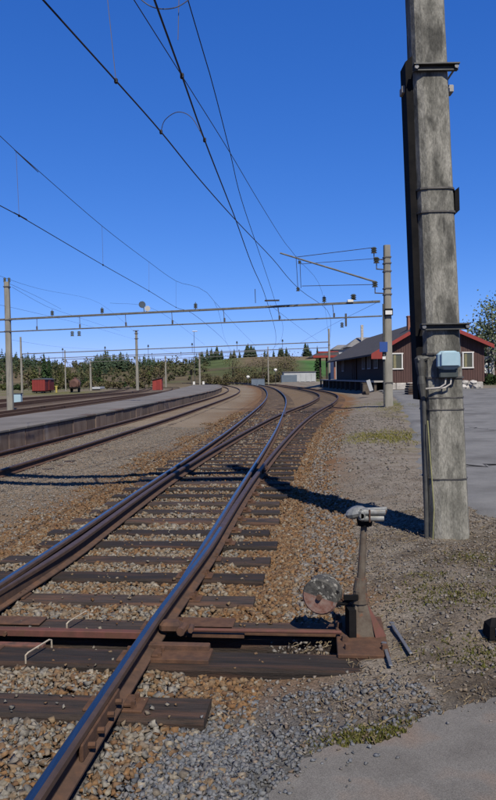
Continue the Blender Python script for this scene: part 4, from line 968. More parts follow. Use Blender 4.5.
# roof slabs with red barge boards
OVL, OVR, OVG = 1.25, .75, .7
def slope_pt(x): return EVL+(APZ-EVL)*(x-HX0)/(APX-HX0) if x < APX else APZ+(EVR-APZ)*(x-APX)/(HX1-APX)
zl = slope_pt(HX0-OVL); zr = APZ+(EVR-APZ)*(HX1+OVR-APX)/(HX1-APX)
for (xa, za, xb, zb) in ((HX0-OVL, zl, APX, APZ), (APX, APZ, HX1+OVR, zr)):
    mb = MB(); y0, y1 = HY0-OVG, HY1+.5
    P = [(xa, y0, za), (xb, y0, zb), (xb+SH, y1, zb), (xa+SH, y1, za)]
    mb.add(P+[(p[0], p[1], p[2]+.16) for p in P], [(3, 2, 1, 0), (4, 5, 6, 7), (0, 1, 5, 4), (1, 2, 6, 5), (2, 3, 7, 6), (3, 0, 4, 7)]); rf = mb.build('roof', 'roof', house)
    mb = MB(); d0 = .34
    mb.add([(xa-.02, y0-.06, za-d0+.2), (xb, y0-.06, zb-d0+.2), (xb, y0-.06, zb+.2), (xa-.02, y0-.06, za+.2), (xa-.02, y0-.005, za-d0+.2), (xb, y0-.005, zb-d0+.2), (xb, y0-.005, zb+.2), (xa-.02, y0-.005, za+.2)], [(0, 1, 2, 3), (7, 6, 5, 4), (0, 4, 5, 1), (1, 5, 6, 2), (2, 6, 7, 3), (3, 7, 4, 0)])
    mb.build('barge_board', 'red_trim', rf)
chx = at(410, 320, 62.2).x; chz = at(410, 316, 62.2).z; mb = MB(); mb.cbox((chx, HY0+2.2, chz-.95), (.5, .6, 1.9), .02); mb.cbox((chx, HY0+2.2, chz-.05), (.58, .68, .12), .02); mb.build('chimney', 'brick', rf)
# track-side face: red eave end, doors and windows
mb = MB(); mb.add([(HX0-OVL-.06, HY0-OVG-.07, zl-.28), (HX0-OVL+.9, HY0-OVG-.07, zl-.28), (HX0-OVL+.9, HY0-OVG-.07, zl+.5), (HX0-OVL-.06, HY0-OVG-.07, zl+.12)], [(0, 1, 2, 3)]); mb.build('eave_end', 'red_trim', house)
for i, (yy0, wd, z0, z1) in enumerate(((63.5, 1.6, 2.3, 3.75), (66.8, 1.5, 2.3, 3.75), (69.8, 1.4, 2.3, 3.75), (75.5, 2.6, 1.15, 3.7), (83.5, 1.5, 2.2, 3.7))):
    xw = hx0(yy0)
    mb = MB(); mb.box((xw-.03, yy0, (z0+z1)/2), (.03, wd, z1-z0)); wo = mb.build('door' if z0 < 2 else 'window', 'clad_dark' if z0 < 2 else 'glass', house)
    mb = MB()
    for c, s in (((xw-.07, yy0, z0), (.08, wd+.2, .1)), ((xw-.07, yy0, z1), (.08, wd+.2, .1)), ((xw-.07, yy0-wd/2, (z0+z1)/2), (.08, .1, z1-z0-.1)), ((xw-.07, yy0+wd/2, (z0+z1)/2), (.08, .1, z1-z0-.1)), ((xw-.07, yy0, (z0+z1)/2), (.08, .07, z1-z0-.1))): mb.box(c, s)
    mb.build('frame', 'off_white' if z0 > 2 else 'clad', wo)
dock = empty('loading_dock', (11.3, 60, .2), 'raised loading dock with pale deck edge along the station building', 'loading dock')
def dx0(y): return 11.15-.0135*(y-60)
mb = MB(); P = [(dx0(60), 60, 1.0), (13, 60, 1.0), (13-.5, 100, 1.0), (dx0(100), 100, 1.0)]
mb.add(P+[(p[0], p[1], 1.15) for p in P], [(3, 2, 1, 0), (4, 5, 6, 7), (0, 1, 5, 4), (1, 2, 6, 5), (2, 3, 7, 6), (3, 0, 4, 7)]); mb.build('deck', 'deck', dock)
mb = MB(); P = [(dx0(61)+.5, 61, -.1), (13, 61, -.1), (12.5, 100, -.1), (dx0(100)+.5, 100, -.1)]; mb.add(P+[(p[0], p[1], .995) for p in P], [(0, 1, 5, 4), (3, 0, 4, 7)]); mb.build('under_deck_shade', 'black_paint', dock)  # black faces standing in for the shade in the void under the deck
for y in np.arange(60.3, 100, 3.3):
    mb = MB(); mb.cbox((dx0(y)+.15, y, .45), (.22, .22, 1.1), .02); mb.build('post', 'bark', dock)
# canopy beyond the house
can = empty('platform_canopy', (10.5, 100, 1), 'small open canopy with red fascia and posts past the dark facade', 'canopy')
ca, cb = at(308, 358, 100), at(338, 357, 100); zt = at(320, 352.5, 100).z
mb = MB(); P = [(ca.x, 98, ca.z), (cb.x, 98, ca.z+.1), (cb.x, 106, ca.z+.1), (ca.x, 106, ca.z), (ca.x+1.6, 99.8, zt), (cb.x, 99.5, zt+.1), (cb.x, 104, zt+.1), (ca.x+1.6, 104, zt)]
mb.add(P, [(3, 2, 1, 0), (4, 5, 6, 7), (0, 1, 5, 4), (1, 2, 6, 5), (2, 3, 7, 6), (3, 0, 4, 7)]); mb.build('roof', 'roof', can)
mb = MB(); mb.box(((ca.x+cb.x)/2+.3, 97.95, ca.z+.12), (cb.x-ca.x-.5, .06, .32)); mb.box(((ca.x+cb.x)/2+.7, 99.4, zt+.02), (cb.x-ca.x-1.4, .06, .24)); mb.build('fascia', 'red_trim', can)
for px in (320.5, 327, 335):
    q = at(px, 370, 99); mb = MB(); mb.cbox((q.x, 99.2, (1.15+ca.z)/2), (.26, .26, ca.z-1.15), .02); mb.build('post', 'clad_dark' if px < 330 else 'brick', can)
# small things in front of the house
q = gp(413, 390, .25); q.y = 46; q.x = at(413.5, 388, 46).x
st = empty('timber_stack', (q.x, 46, .25), 'dark stack of old timber on the yard left of the big mast', 'timber stack')
for i in range(5):
    mb = MB(); mb.cbox((q.x+random.uniform(-.05, .05), 46+.02*i, .36+.16*i), (1.0-.08*i, 1.1, .13), .02); mb.build('timber', 'sleeper', st)
q = at(365.5, 389, 52); mb = MB(); mb.cbox((q.x, 52, .6), (.5, .5, .85), .04); mb.cbox((q.x, 52, 1.05), (.56, .56, .06), .02)
tag(mb.build('crate', 'bark'), 'dark wooden crate below the loading dock edge', 'crate')
a = at(368, 380, 51); b = at(371.5, 391, 51); mb = MB(); dd = b-a; mb.cbox((a+b)/2, (dd.length, .3, .05), .01, rot=dd.to_track_quat('X', 'Y').to_matrix())
tag(mb.build('leaning_board', 'off_white'), 'pale board leaning at the near end of the loading dock', 'board')
for i in range(7):
    x = at(463+i*2.9, 380, 57).x; mb = MB(); r = random.uniform(.18, .34); o = None
    V = ICO*np.array([r*1.2, r, r*.9])*rng.uniform(.75, 1.2, (12, 1))+np.array([x, 57.5+random.uniform(-.6, .6), .38+r*.5+(.35 if i % 3 == 1 else 0)])
    mb.add([tuple(v) for v in V], [tuple(f_) for f_ in ICF]); tag(mb.build('boulder', 'stone_pale'), 'pale boulder in the row along the right foot of the station building', 'boulder', 'boulders at the house foot')

# ------------------------------------------------------------------ vegetation
def conifer_arrays(h, w_, tiers=12, per=9, seed=0):
    g = np.random.default_rng(seed); V = []; F = []
    for i in range(tiers):
        t = (i+.3)/tiers; zz = h*(.1+.88*t); rr = w_*(1-t)**.85*.5+.03*w_
        for k in range(per):
            a = 2*math.pi*(k+g.uniform(0, 1))/per; r_ = rr*g.uniform(.6, 1.2); dz = h*.07*g.uniform(.6, 1.5); wv = rr*g.uniform(.28, .5)
            ca_, sa_ = math.cos(a), math.sin(a); n0 = len(V)
            V += [(0, 0, zz+dz*.7), (ca_*r_*.6-sa_*wv, sa_*r_*.6+ca_*wv, zz-dz*.3), (ca_*r_, sa_*r_, zz-dz), (ca_*r_*.6+sa_*wv, sa_*r_*.6-ca_*wv, zz-dz*.3)]
            F += [(n0, n0+1, n0+2), (n0, n0+2, n0+3)]
    n0 = len(V); V += [(-.04*w_, 0, h*.92), (.04*w_, 0, h*.92), (0, 0, h*1.02)]; F += [(n0, n0+1, n0+2)]
    return np.array(V), np.array(F)
def conifer(p, h, w_, label, group, seed, m='conifer'):
    t = empty('conifer_tree', p, label, 'tree', group); V, F = conifer_arrays(h, w_, seed=seed)
    npmesh('crown', V, F, m, t)
    mb = MB(); mb.cyl(Vector(p)-Vector((0, 0, .3)), Vector(p)+Vector((0, 0, h*.8)), h*.022, h*.006, 6); mb.build('trunk', 'bark', t)
def leaf_cloud(h, w_, d_, n, seed, z0=.15, leaf=.25, clumps=14, gap=.55):
    g = np.random.default_rng(seed); cc = []
    while len(cc) < clumps:
        q = g.uniform(-1, 1, 3)
        if np.dot(q, q) < 1: cc.append(q)
    cc = np.array(cc); ci = g.integers(0, clumps, n); P = cc[ci]*.8+g.normal(0, .17+.06*gap, (n, 3))
    P = P*np.array([w_/2, d_/2, h*(1-z0)/2])+np.array([0, 0, h*(z0+(1-z0)/2)]); P[:, 2] = np.abs(P[:, 2])
    L_ = leaf*g.uniform(.5, 1.3, (n, 1)); u = g.normal(size=(n, 3)); u /= np.linalg.norm(u, axis=1, keepdims=True); v = np.cross(u, g.normal(size=(n, 3))); v /= np.linalg.norm(v, axis=1, keepdims=True)
    V = np.stack([P-u*L_, P+v*L_*.7, P+u*L_, P-v*L_*.7], 1).reshape(-1, 3); F = np.arange(4*n).reshape(n, 4); return V, F, cc*np.array([w_/2, d_/2, h*(1-z0)/2])*.8+np.array([0, 0, h*(z0+(1-z0)/2)])
def leafy(p, h, w_, label, group, seed, m='olive_bush', n=420, leaf=.3, z0=.1, name='bush', cat='bush', bark='bark', clumps=14, limbs=5):
    t = empty(name, p, label, cat, group); V, F, cc = leaf_cloud(h, w_, w_*.9, n, seed, z0, leaf, clumps); npmesh('crown', V, F, m, t)
    mb = MB(); p = Vector(p); mb.tube([p-Vector((0, 0, .3)), p+Vector((0, 0, h*.3)), p+Vector((0, 0, h*.75))], [h*.02, h*.016, h*.006], 6)
    for q in cc[:limbs]: mb.tube([p+Vector((0, 0, h*.25)), p+Vector(q)*.6+Vector((0, 0, h*.12)), p+Vector(q)], [h*.01, h*.007, h*.003], 5)
    mb.build('trunk', bark, t)
# ridge conifers that stand out singly
ridge = []
for c0, c1_, n_, hh in ((201, 223, 22, 9.5), (231, 241, 8, 6.5), (245, 258, 12, 8.5), (264, 276, 5, 5), (280, 290, 8, 7), (306, 314, 6, 9.5)):
    for k in range(n_): ridge.append((random.uniform(c0, c1_), hh*random.uniform(.55, 1.2)))
for i, (px, h) in enumerate(ridge):
    d = 500+random.uniform(-25, 40); x = (px-248)/F_PX*d; z = float(hill_z(np.array(x), np.array(d)))
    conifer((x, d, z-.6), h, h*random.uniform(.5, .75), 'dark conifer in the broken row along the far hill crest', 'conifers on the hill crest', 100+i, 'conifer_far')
for i, (px, pyb, h, d, lab) in enumerate(((45, 388, 11.5, 210, 'dark conifer rising right behind the red wagon'), (50, 388, 10.5, 214, 'second dark conifer behind the red wagon, slightly right'), (318, 372, 15, 300, 'tall dark conifer above the red canopy'), (357, 360, 14, 290, 'dark conifer peeking over the roofs right of the canopy'), (34, 388, 8, 220, 'shorter conifer behind the left end of the red wagon'))):
    x = (px-248)/F_PX*d; conifer((x, d, -1.2 if d < 240 else float(hill_z(np.array(x), np.array(d)))-.5), h, h*.36, lab, None, 200+i, 'conifer')
# far wood on the left (one mass)
Vs = []; Fs = []; n0 = 0
for i in range(1500):
    g = random.random(); ang = random.uniform(-.62, -.05) if i < 1400 else random.uniform(.28, .6); d = random.uniform(380, 640)
    if ang > -.13 and i < 1400 and random.random() < .75: continue
    x = ang*d; z = float(hill_z(np.array(x), np.array(d))); h = random.uniform(4, 9.5)*(1 if ang < -.12 else .8)*max(.3, -.35+2.9*float(fbm(np.array(ang*30), np.array(1.3), 4)))
    V, F = conifer_arrays(h, h*.62, 6, 6, i); Vs.append(V+np.array([x, d, z-.4])); Fs.append(F+n0); n0 += len(V)
Vd = []; nD = 0
for i in range(520):
    ang = random.uniform(-.62, -.06); d = random.uniform(300, 520); x = ang*d; z = float(hill_z(np.array(x), np.array(d))); h = random.uniform(2, 5.5)*(1.7 if random.random() < .15 else 1)
    V, F, _c = leaf_cloud(h, h*random.uniform(.7, 1.1), h*.9, 46, 2000+i, .05, .62, 6); Vd.append(V+np.array([x, d, z-.4]))
Vd = np.concatenate(Vd)
tag(npmesh('far_wood', Vd, np.arange(len(Vd)).reshape(-1, 4), 'far_broadleaf'), 'olive brown broadleaf wood at the foot of the left hills', 'wood', kind='stuff')
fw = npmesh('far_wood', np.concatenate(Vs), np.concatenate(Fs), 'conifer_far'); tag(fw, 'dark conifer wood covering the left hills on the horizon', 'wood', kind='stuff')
# brushwood in front of it
bl = []
for i in range(34):
    px = -6+i*5.0+random.uniform(-2, 2); d = random.uniform(175, 225); tall = random.random() < .3; h = random.uniform(5.5, 8.5) if tall else random.uniform(1.6, 3.6)
    if 195 < px: h *= .7
    kd = random.choice(['olive_bush', 'bare_bush', 'bare_bush', 'dark_leaf'])
    lb = dict(olive_bush='olive green spring shrub', bare_bush='brown nearly leafless shrub', dark_leaf='dark green shrub')[kd]
    where = 'behind the red wagon' if px < 60 else ('behind the tank wagon' if px < 88 else ('between the tank wagon and the pale mast' if px < 135 else 'round the red hut'))
    leafy(((px-248)/F_PX*d, d, -1.2), h, h*(random.uniform(.4, .6) if tall else random.uniform(1.0, 1.7)), lb+' in the brushy belt '+where, 'shrubs along the yard edge, '+lb+' '+where, 300+i, kd, 420, .26)
for i in range(30):
    px = 204+i*3.2+random.uniform(-2, 2); d = random.uniform(205, 240); h = random.choice([3.5, 4.5, 6, 8, 10.5])*random.uniform(.85, 1.15)*(1 if 228 < px < 292 else .5)
    leafy(((px-248)/F_PX*d, d, -1.4), h, h*random.uniform(.5, .8)+1, 'leafless brown tree in the thicket below the green field', 'leafless thicket at mid-distance', 400+i, 'bare_bush', 700, .2, z0=.05, name='leafless_tree', cat='tree')
# right side: birch, hedge, garden
b = Vector((at(493, 380, 84).x, 84, .3)); leafy(b, 10.8, 6.2, 'tall pale green birch at the right edge behind the house', None, 501, 'green_leaf', 2600, .17, z0=.2, name='birch_tree', cat='tree', bark='birch_bark', clumps=42, limbs=16)
b = Vector((at(508, 380, 95).x, 95, .3)); leafy(b, 11.5, 8, 'bushier green tree just beyond the birch at the right margin', None, 502, 'green_leaf', 1800, .22, z0=.15, name='garden_tree', cat='tree', clumps=26, limbs=9)
for i, (px, d, h, lab) in enumerate(((470, 102, 5.6, 'dark green shrub showing above the right roof slope'), (481, 98, 6.0, 'dense dark green shrub between the house eave and birch'), (491, 92, 5.4, 'dark green shrub under the birch crown'))):
    leafy((at(px, 380, d).x, d, .3), h, h*1.1, lab, None, 510+i, 'dark_leaf', 700, .26, z0=.05)
for i in range(3):
    d = 74; x = at(487+i*6, 380, d).x; leafy((x, d, .36), 1.25, 1.5, 'low dark hedge bush in front of the small white-fronted house', 'hedge bushes at the right margin', 520+i, 'dark_leaf', 420, .14, z0=.0)
sh = empty('garden_house', (at(489.5, 375, 88).x, 88, .3), 'small house with white front at the right edge beyond the station', 'building')
xl, xr_ = at(484, 365, 88).x, at(496, 365, 88).x; zt = at(489, 362.5, 88).z; za = at(490, 357.5, 88).z; xm = at(491, 360, 88).x
mb = MB(); mb.add([(xl, 88, .2), (xr_, 88, .2), (xr_, 88, zt), (xm, 88, za), (xl, 88, zt), (xl, 92, .2), (xr_, 92, .2), (xr_, 92, zt), (xm, 92, za), (xl, 92, zt)], [(0, 1, 2, 3, 4), (9, 8, 7, 6, 5), (0, 4, 9, 5), (1, 6, 7, 2)]); mb.build('wall', 'clad', sh)
mb = MB()
for (a, az, b_, bz) in ((xl-.25, zt-.2, xm, za+.05), (xm, za+.05, xr_+.25, zt-.2)):
    P = [(a, 87.7, az), (b_, 87.7, bz), (b_, 92.3, bz), (a, 92.3, az)]; mb.add(P+[(p[0], p[1], p[2]+.12) for p in P], [(3, 2, 1, 0), (4, 5, 6, 7), (0, 1, 5, 4), (1, 2, 6, 5), (2, 3, 7, 6), (3, 0, 4, 7)])
mb.build('roof', 'roof_grey', sh)
for px in (486, 490.5):
    xa_ = at(px, 365, 88).x; mb = MB(); mb.box((xa_, 87.96, (zt+1.6)/2), (.42, .05, zt-1.7)); mb.build('window', 'white', sh)
# far houses, sheds and containers
wb = empty('white_shed', (12, 178, -.3), 'long low white shed beyond the tracks left of the canopy', 'shed')
q0, q1 = at(284, 384, 176), at(316, 384, 176); zt = at(300, 371.8, 176).z
mb = MB(); mb.box(((q0.x+q1.x)/2, 180, (zt-.6)/2), (q1.x-q0.x, 8, zt+.6)); mb.build('wall', 'off_white', wb)
mb = MB(); mb.box(((q0.x+q1.x)/2, 180, zt+.06), (q1.x-q0.x+.5, 8.5, .12)); mb.build('roof', 'roof_grey', wb)
for k in range(6):
    mb = MB(); mb.box((q0.x+(k+.5)*(q1.x-q0.x)/6, 175.95, zt*.45), ((q1.x-q0.x)/6-.4, .06, zt*.7)); mb.build('panel', 'off_white', wb)
c0, c1_ = at(281.5, 384, 166), at(297, 384, 166); mb = MB(); zc = at(290, 375, 166).z
cn = empty('container', ((c0.x+c1_.x)/2, 166, -.4), 'slate blue container in front of the white shed', 'container')
mb.cbox(((c0.x+c1_.x)/2, 167, (zc-.4)/2), (c1_.x-c0.x, 2.4, zc+.4), .04); mb.build('body', 'slate_blue', cn)
mb = MB()
for k in range(10): mb.box((c0.x+(k+.5)*(c1_.x-c0.x)/10, 165.78, (zc-.4)/2), (.12, .06, zc+.2))
rb = mb.build('ribs', 'slate_blue', cn); rb['kind'] = 'stuff'
mb = MB(); q = at(258, 384, 150); cn2 = empty('container', (q.x, 150, -.4), 'dark low scrap skip beside the track end', 'container'); zc = at(258, 378.5, 150).z
mb.box((q.x, 150, (zc-.4)/2), (2.9, 2, zc+.4), taper=1.0); mb.build('body', 'slate_blue', cn2); mb = MB(); mb.box((q.x, 150, zc), (3.05, 2.15, .1)); mb.build('rim', 'steel_dark', cn2)
for (px, d, sx, zt_, lab, m) in ((372, 122, 8, 346, 'grey-roofed house rising behind the dark roof', 'roof_grey'), (346, 150, 5, 349, 'small whitish gabled house beyond the canopy', 'white')):
    q = at(px, 370, d); z1 = at(px, zt_, d).z; zr_ = at(px, zt_-10, d).z if m == 'roof_grey' else at(px, zt_-5, d).z; fh = empty('far_house', (q.x, d, .3), lab, 'building')
    mb = MB(); mb.box((q.x, d+4, z1/2), (sx, 8, z1)); mb.build('wall', 'off_white', fh)
    mb = MB(); P = [(q.x-sx/2-.5, d-.5, z1-.1), (q.x+sx/2+.5, d-.5, z1-.1), (q.x+sx/2+.5, d+8.5, z1-.1), (q.x-sx/2-.5, d+8.5, z1-.1), (q.x-sx/4, d+4, zr_), (q.x+sx/2, d+4, zr_)]
    mb.add(P, [(3, 2, 1, 0), (0, 1, 5, 4), (2, 3, 4, 5), (1, 2, 5), (3, 0, 4)]); mb.build('roof', 'roof_grey', fh)
    if m == 'roof_grey': mb = MB(); mb.cbox((at(363.5, 335, d).x, d+1.5, (z1+zr_)/2+1.2), (.45, .45, 3.6), .03); mb.build('chimney', 'stone_pale', fh)
# red van wagon
WD = 125; q = at(43, 393, WD); wg = empty('goods_wagon', (q.x, WD, -.65), 'bright red closed goods wagon parked in the left yard', 'wagon')
xl, xm, xr_ = at(32, 385, WD).x, at(45, 385, WD).x, at(54.3, 385, WD).x; z0, z1 = at(43, 391, WD).z, at(43, 379.6, WD).z
dpt = 8.5
def quad_body(xa, xb, sh_, y0, y1, za, zb): return [(xa, y0, za), (xb, y0, za), (xb+sh_, y1, za), (xa+sh_, y1, za), (xa, y0, zb), (xb, y0, zb), (xb+sh_, y1, zb), (xa+sh_, y1, zb)]
BF = [(3, 2, 1, 0), (4, 5, 6, 7), (0, 1, 5, 4), (1, 2, 6, 5), (2, 3, 7, 6), (3, 0, 4, 7)]
SW = -.75
mb = MB(); mb.add(quad_body(xl, xm, SW, WD, WD+dpt, z0, z1), BF); body = mb.build('body', 'wagon_red', wg)
mb = MB(); xc = (xl+xm)/2; hw = (xm-xl)/2+.08; P = []
for yv, s in ((WD-.1, 0), (WD+dpt+.1, SW)):
    for k in range(7):
        a = math.pi*k/6; P.append((xc+s-hw*math.cos(a), yv, z1+.28*math.sin(a)))
mb.add(P, [(k, k+1, 8+k, 7+k) for k in range(6)]+[tuple(range(7))[::-1], tuple(range(7, 14))]); mb.build('roof', 'steel_dark', wg)
for k in range(5):
    mb = MB(); x = xl+(k+.5)*(xm-xl)/5; mb.box((x, WD-.03, (z0+z1)/2), ((xm-xl)/5-.06, .06, z1-z0-.1)); mb.build('plank', 'wagon_red', body)
mb = MB(); mb.box((xm+SW/2+.03, WD+4.2, (z0+z1)/2), (.1, 1.8, z1-z0-.2), rz=.09); mb.build('door', 'wagon_red', body)
mb = MB(); mb.box((xc, WD+.2, z0-.12), (xm-xl, .3, .2)); mb.box((xc+SW/2, WD+4, z0-.15), (xm-xl-.4, 7.5, .15), rz=0); mb.build('underframe', 'black_paint', wg)
for (yy_, s) in ((WD+1.4, -.1), (WD+6.8, -.6)):
    for sx in (-.75, .75):
        mb = MB(); mb.cyl((xc+s+sx-.06, yy_, -.6+.45), (xc+s+sx+.06, yy_, -.6+.45), .45, .45, 14); mb.build('wheel', 'black_paint', wg)
for sx in (-.7, .7):
    mb = MB(); mb.cyl((xc+sx, WD, z0-.1), (xc+sx, WD-.4, z0-.1), .07, .07, 8); mb.cyl((xc+sx, WD-.4, z0-.1), (xc+sx, WD-.45, z0-.1), .18, .18, 10); mb.build('buffer', 'black_paint', wg)
# rusty tank wagon end-on
q = at(74.5, 386, 128); tw = empty('tank_wagon', (q.x, 128, -.65), 'rusty brown tank wagon seen end-on right of the red wagon', 'wagon')
r_ = (at(80, 385, 128).x-at(69.5, 385, 128).x)/2; zc = at(75, 384, 128).z
mb = MB(); mb.cyl((q.x, 128, zc), (q.x-1.7, 136, zc), r_, r_, 20); mb.cyl((q.x, 128, zc), (q.x-.06, 127.7, zc), r_*.98, r_*.6, 20); tank = mb.build('tank', 'wagon_brown', tw)
mb = MB(); mb.cyl((q.x-.85, 132, zc+r_-.1), (q.x-.85, 132, zc+r_+.3), .3, .3, 10); mb.build('dome', 'wagon_brown', tank)
mb = MB(); mb.box((q.x, 127.6, zc-r_*.7), (r_*2, .25, .25)); mb.cyl((q.x-r_*.9, 127.6, zc-r_*.7), (q.x-r_*.9, 127.6, zc+.4), .05, .05, 6); mb.cyl((q.x+r_*.9, 127.6, zc-r_*.7), (q.x+r_*.9, 127.6, zc+.4), .05, .05, 6); mb.build('underframe', 'black_paint', tw)
for (yy_, s) in ((129.3, -.3), (134.5, -1.4)):
    for sx in (-.7, .7):
        mb = MB(); mb.cyl((q.x+s+sx-.06, yy_, -.2), (q.x+s+sx+.06, yy_, -.2), .42, .42, 14); mb.build('wheel', 'black_paint', tw)
# flat white wagon/car, yellow post, blue cabinet, red hut
q = at(96.5, 391, 150); fw_ = empty('flat_wagon', (q.x, 150, -.6), 'pale low flat wagon right of the tank wagon', 'wagon'); zt = at(96, 387, 150).z
mb = MB(); mb.cbox((q.x, 152, zt-.25), (1.8, 5, .5), .06); mb.build('body', 'off_white', fw_); mb = MB()
mb.box((q.x, 149.6, zt-.6), (1.6, .2, .3)); mb.build('underframe', 'black_paint', fw_)
for sx in (-.6, .6):
    mb = MB(); mb.cyl((q.x+sx-.06, 150.6, -.25), (q.x+sx+.06, 150.6, -.25), .36, .36, 12); mb.build('wheel', 'black_paint', fw_)
q = at(56.5, 393, 118); mb = MB(); mb.cbox((q.x, 118, .0), (.3, .25, 1.0), .04); mb.cbox((q.x, 118, .6), (.42, .28, .24), .04); tag(mb.build('marker_post', 'yellow'), 'short yellow marker right of the red wagon', 'marker')
q = at(18, 396, 60); cb_ = empty('relay_cabinet', (q.x, 60, -.3), 'pale blue relay cabinet beyond the left concrete mast', 'cabinet')
mb = MB(); mb.cbox((q.x, 60, .12), (.62, .5, .85), .03); mb.build('body', 'cab_blue', cb_); mb = MB(); mb.cbox((q.x, 60, .58), (.72, .6, .08), .02); mb.build('lid', 'galv', cb_)
q = at(157, 387, 128); hu = empty('red_hut', (q.x, 128, -.2), 'little bright red trackside hut with a sloping roof', 'hut')
xl, xr_ = at(152.5, 385, 128).x, at(161.8, 385, 128).x; zt = at(157, 379, 128).z
mb = MB(); mb.add([(xl, 128, -.5), (xr_, 128, -.5), (xr_, 129.8, -.5), (xl, 129.8, -.5), (xl, 128, zt-.2), (xr_, 128, zt+.2), (xr_, 129.8, zt+.2), (xl, 129.8, zt-.2)], BF); mb.build('wall', 'hut_red', hu)
mb = MB(); P = [(xl-.15, 127.8, zt-.2), (xr_+.15, 127.8, zt+.22), (xr_+.15, 130, zt+.22), (xl-.15, 130, zt-.2)]; mb.add(P+[(p[0], p[1], p[2]+.1) for p in P], BF); mb.build('roof', 'roof', hu)
mb = MB(); mb.box(((xl+xr_)/2+.2, 127.97, (zt-.7)/2), (.7, .05, zt+.1)); mb.build('door', 'wagon_red', hu)
# signal, boards, buffer stop
q = at(191.5, 386, 120); sg = empty('signal_post', (q.x, 120, -.2), 'dark dwarf signal on a short post at the platform end', 'signal')
zt = at(191.5, 371, 120).z; mb = MB(); mb.cyl((q.x, 120, -.4), (q.x, 120, zt-.5), .06, .06, 8); mb.build('post', 'steel_dark', sg); mb = MB(); mb.cbox((q.x, 119.9, zt-.25), (.45, .25, .9), .05); mb.build('head', 'black_paint', sg)
mb = MB(); mb.cbox((q.x, 120, -.05), (1.6, .8, .5), .05); mb.build('base', 'bark', sg)
for px, lab in ((194, 'white notice board left of the slim platform mast'), (203.5, 'white notice board right of the slim platform mast')):
    q = at(px, 384, 122); s_ = empty('notice_board', (q.x, 122, -.2), lab, 'sign'); mb = MB(); mb.cyl((q.x, 122, -.4), (q.x, 122, .6), .04, .04, 6); mb.build('post', 'galv', s_); mb = MB(); mb.cbox((q.x, 121.95, .75), (.38, .04, .55), .01); mb.build('panel', 'white', s_)
for px, py, d, lab in ((248, 377, 150, 'white round lamp on a stubby post near the track bend'), (275.5, 370, 150, 'white round lamp over the thicket left of the container')):
    q = at(px, py, d); s_ = empty('track_lamp', (q.x, d, -.3), lab, 'lamp'); mb = MB(); mb.cyl((q.x, d, -.5), (q.x, d, q.z), .07, .05, 6); mb.build('post', 'galv', s_)
    mb = MB(); V = ICO*.42+np.array(q); mb.add([tuple(v) for v in V], [tuple(f_) for f_ in ICF]); mb.build('globe', 'white', s_)

# ------------------------------------------------------------------ grass, moss and litter
def blades(name, x, y, z, h, mname, label, lean=.5, wd=.12, cat='grass'):
    n = len(x); a = rng.uniform(0, 2*np.pi, n); b = rng.uniform(0, 2*np.pi, n); l = h*rng.uniform(.1, lean, n)
    wx = np.cos(a)*h*wd; wy = np.sin(a)*h*wd
    V = np.stack([np.stack([x-wx, y-wy, z], -1), np.stack([x+wx, y+wy, z], -1), np.stack([x+np.cos(b)*l, y+np.sin(b)*l, z+h], -1)], 1).reshape(-1, 3)
    return tag(npmesh(name, V, np.arange(3*n).reshape(n, 3), mname), label, cat, kind='stuff')
def patch(cx, cy, rx, ry, n, thr=None):
    a = rng.normal(size=(n, 2)); return cx+a[:, 0]*rx, cy+a[:, 1]*ry
px_, py_ = [], []
def addp(x, y): px_.append(x); py_.append(y)
p = gp(390, 436, 0); addp(*patch(p.x, p.y, .6, .9, 4200)); p = gp(372, 437, 0); addp(*patch(p.x, p.y, .5, .8, 500))
addp(*patch(A.x+.2, A.y-1.5, .8, 1.6, 1500)); addp(*patch(A.x-1.5, A.y+6, 1.3, 2.5, 1200)); addp(*patch(A.x+.9, A.y, .4, .8, 800))
x, y = np.concatenate(px_), np.concatenate(py_); keep = x-right_edge(y) > .8; x, y = x[keep], y[keep]
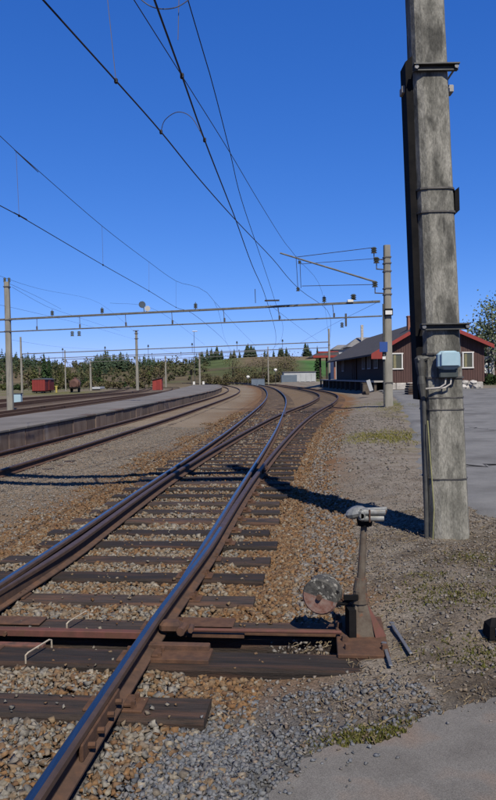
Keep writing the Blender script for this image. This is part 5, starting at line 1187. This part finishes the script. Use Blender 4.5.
blades('grass', x, y, gz(x, y)-.01, rng.uniform(.02, .07, len(x)), 'grass', 'short yellow green grass tufts round the right gantry mast', lean=.9, wd=.2)
p = gp(372, 728, -.1); x1, y1 = patch(p.x, p.y, .14, .055, 1500); keep = (y1 > np.interp(x1, ex[o_], ey[o_])+.005); x1, y1 = x1[keep], y1[keep]
x2, y2 = [], []
for px, py, rx, n in ((440, 590, .22, 700), (470, 600, .2, 600), (455, 640, .2, 350), (478, 560, .2, 500), (430, 575, .1, 200), (485, 650, .14, 350), (420, 715, .1, 250)):
    p = gp(px, py, -.04); a, b = patch(p.x, p.y, rx, rx*.7, n); x2.append(a); y2.append(b)
x = np.concatenate([x1]+x2); y = np.concatenate([y1]+y2); keep = ~((x > ex.min()) & (y < np.interp(x, ex[o_], ey[o_])+.005)) ; x, y = x[keep], y[keep]
blades('moss', x, y, gz(x, y)-.004, rng.uniform(.008, .028, len(x)), 'moss', 'thin olive moss and grass patches on the dirt by the slab', lean=1.2, wd=.35)
x, y = scatter(.25, 4.2, 3.2, 8.5, 1100); d = x-right_edge(y); keep = (d > .85) & (rng.random(len(x)) < .35+.65*sstep(.45, .6, fbm(x*3, y*3, 91))) & ~((y < np.interp(x, ex[o_], ey[o_])) & (x > ex.min())); x, y = x[keep], y[keep]
n = len(x); a = rng.uniform(0, np.pi, n); l = .006+.034*rng.random(n)**2; wv = rng.uniform(.001, .0035, n); z = gz(x, y)+.006
dx, dy = np.cos(a)*l, np.sin(a)*l; ox, oy = -np.sin(a)*wv, np.cos(a)*wv; tz = rng.uniform(-.004, .014, n)
V = np.stack([np.stack([x-dx-ox, y-dy-oy, z], -1), np.stack([x+dx-ox, y+dy-oy, z+tz], -1), np.stack([x+dx+ox, y+dy+oy, z+tz+.002], -1), np.stack([x-dx+ox, y-dy+oy, z+.003], -1)], 1).reshape(-1, 3)
tag(npmesh('twig_litter', V, np.arange(4*n).reshape(n, 4), 'litter'), 'dry twigs and straw scattered on the dirt by the lever and mast', 'litter', kind='stuff')
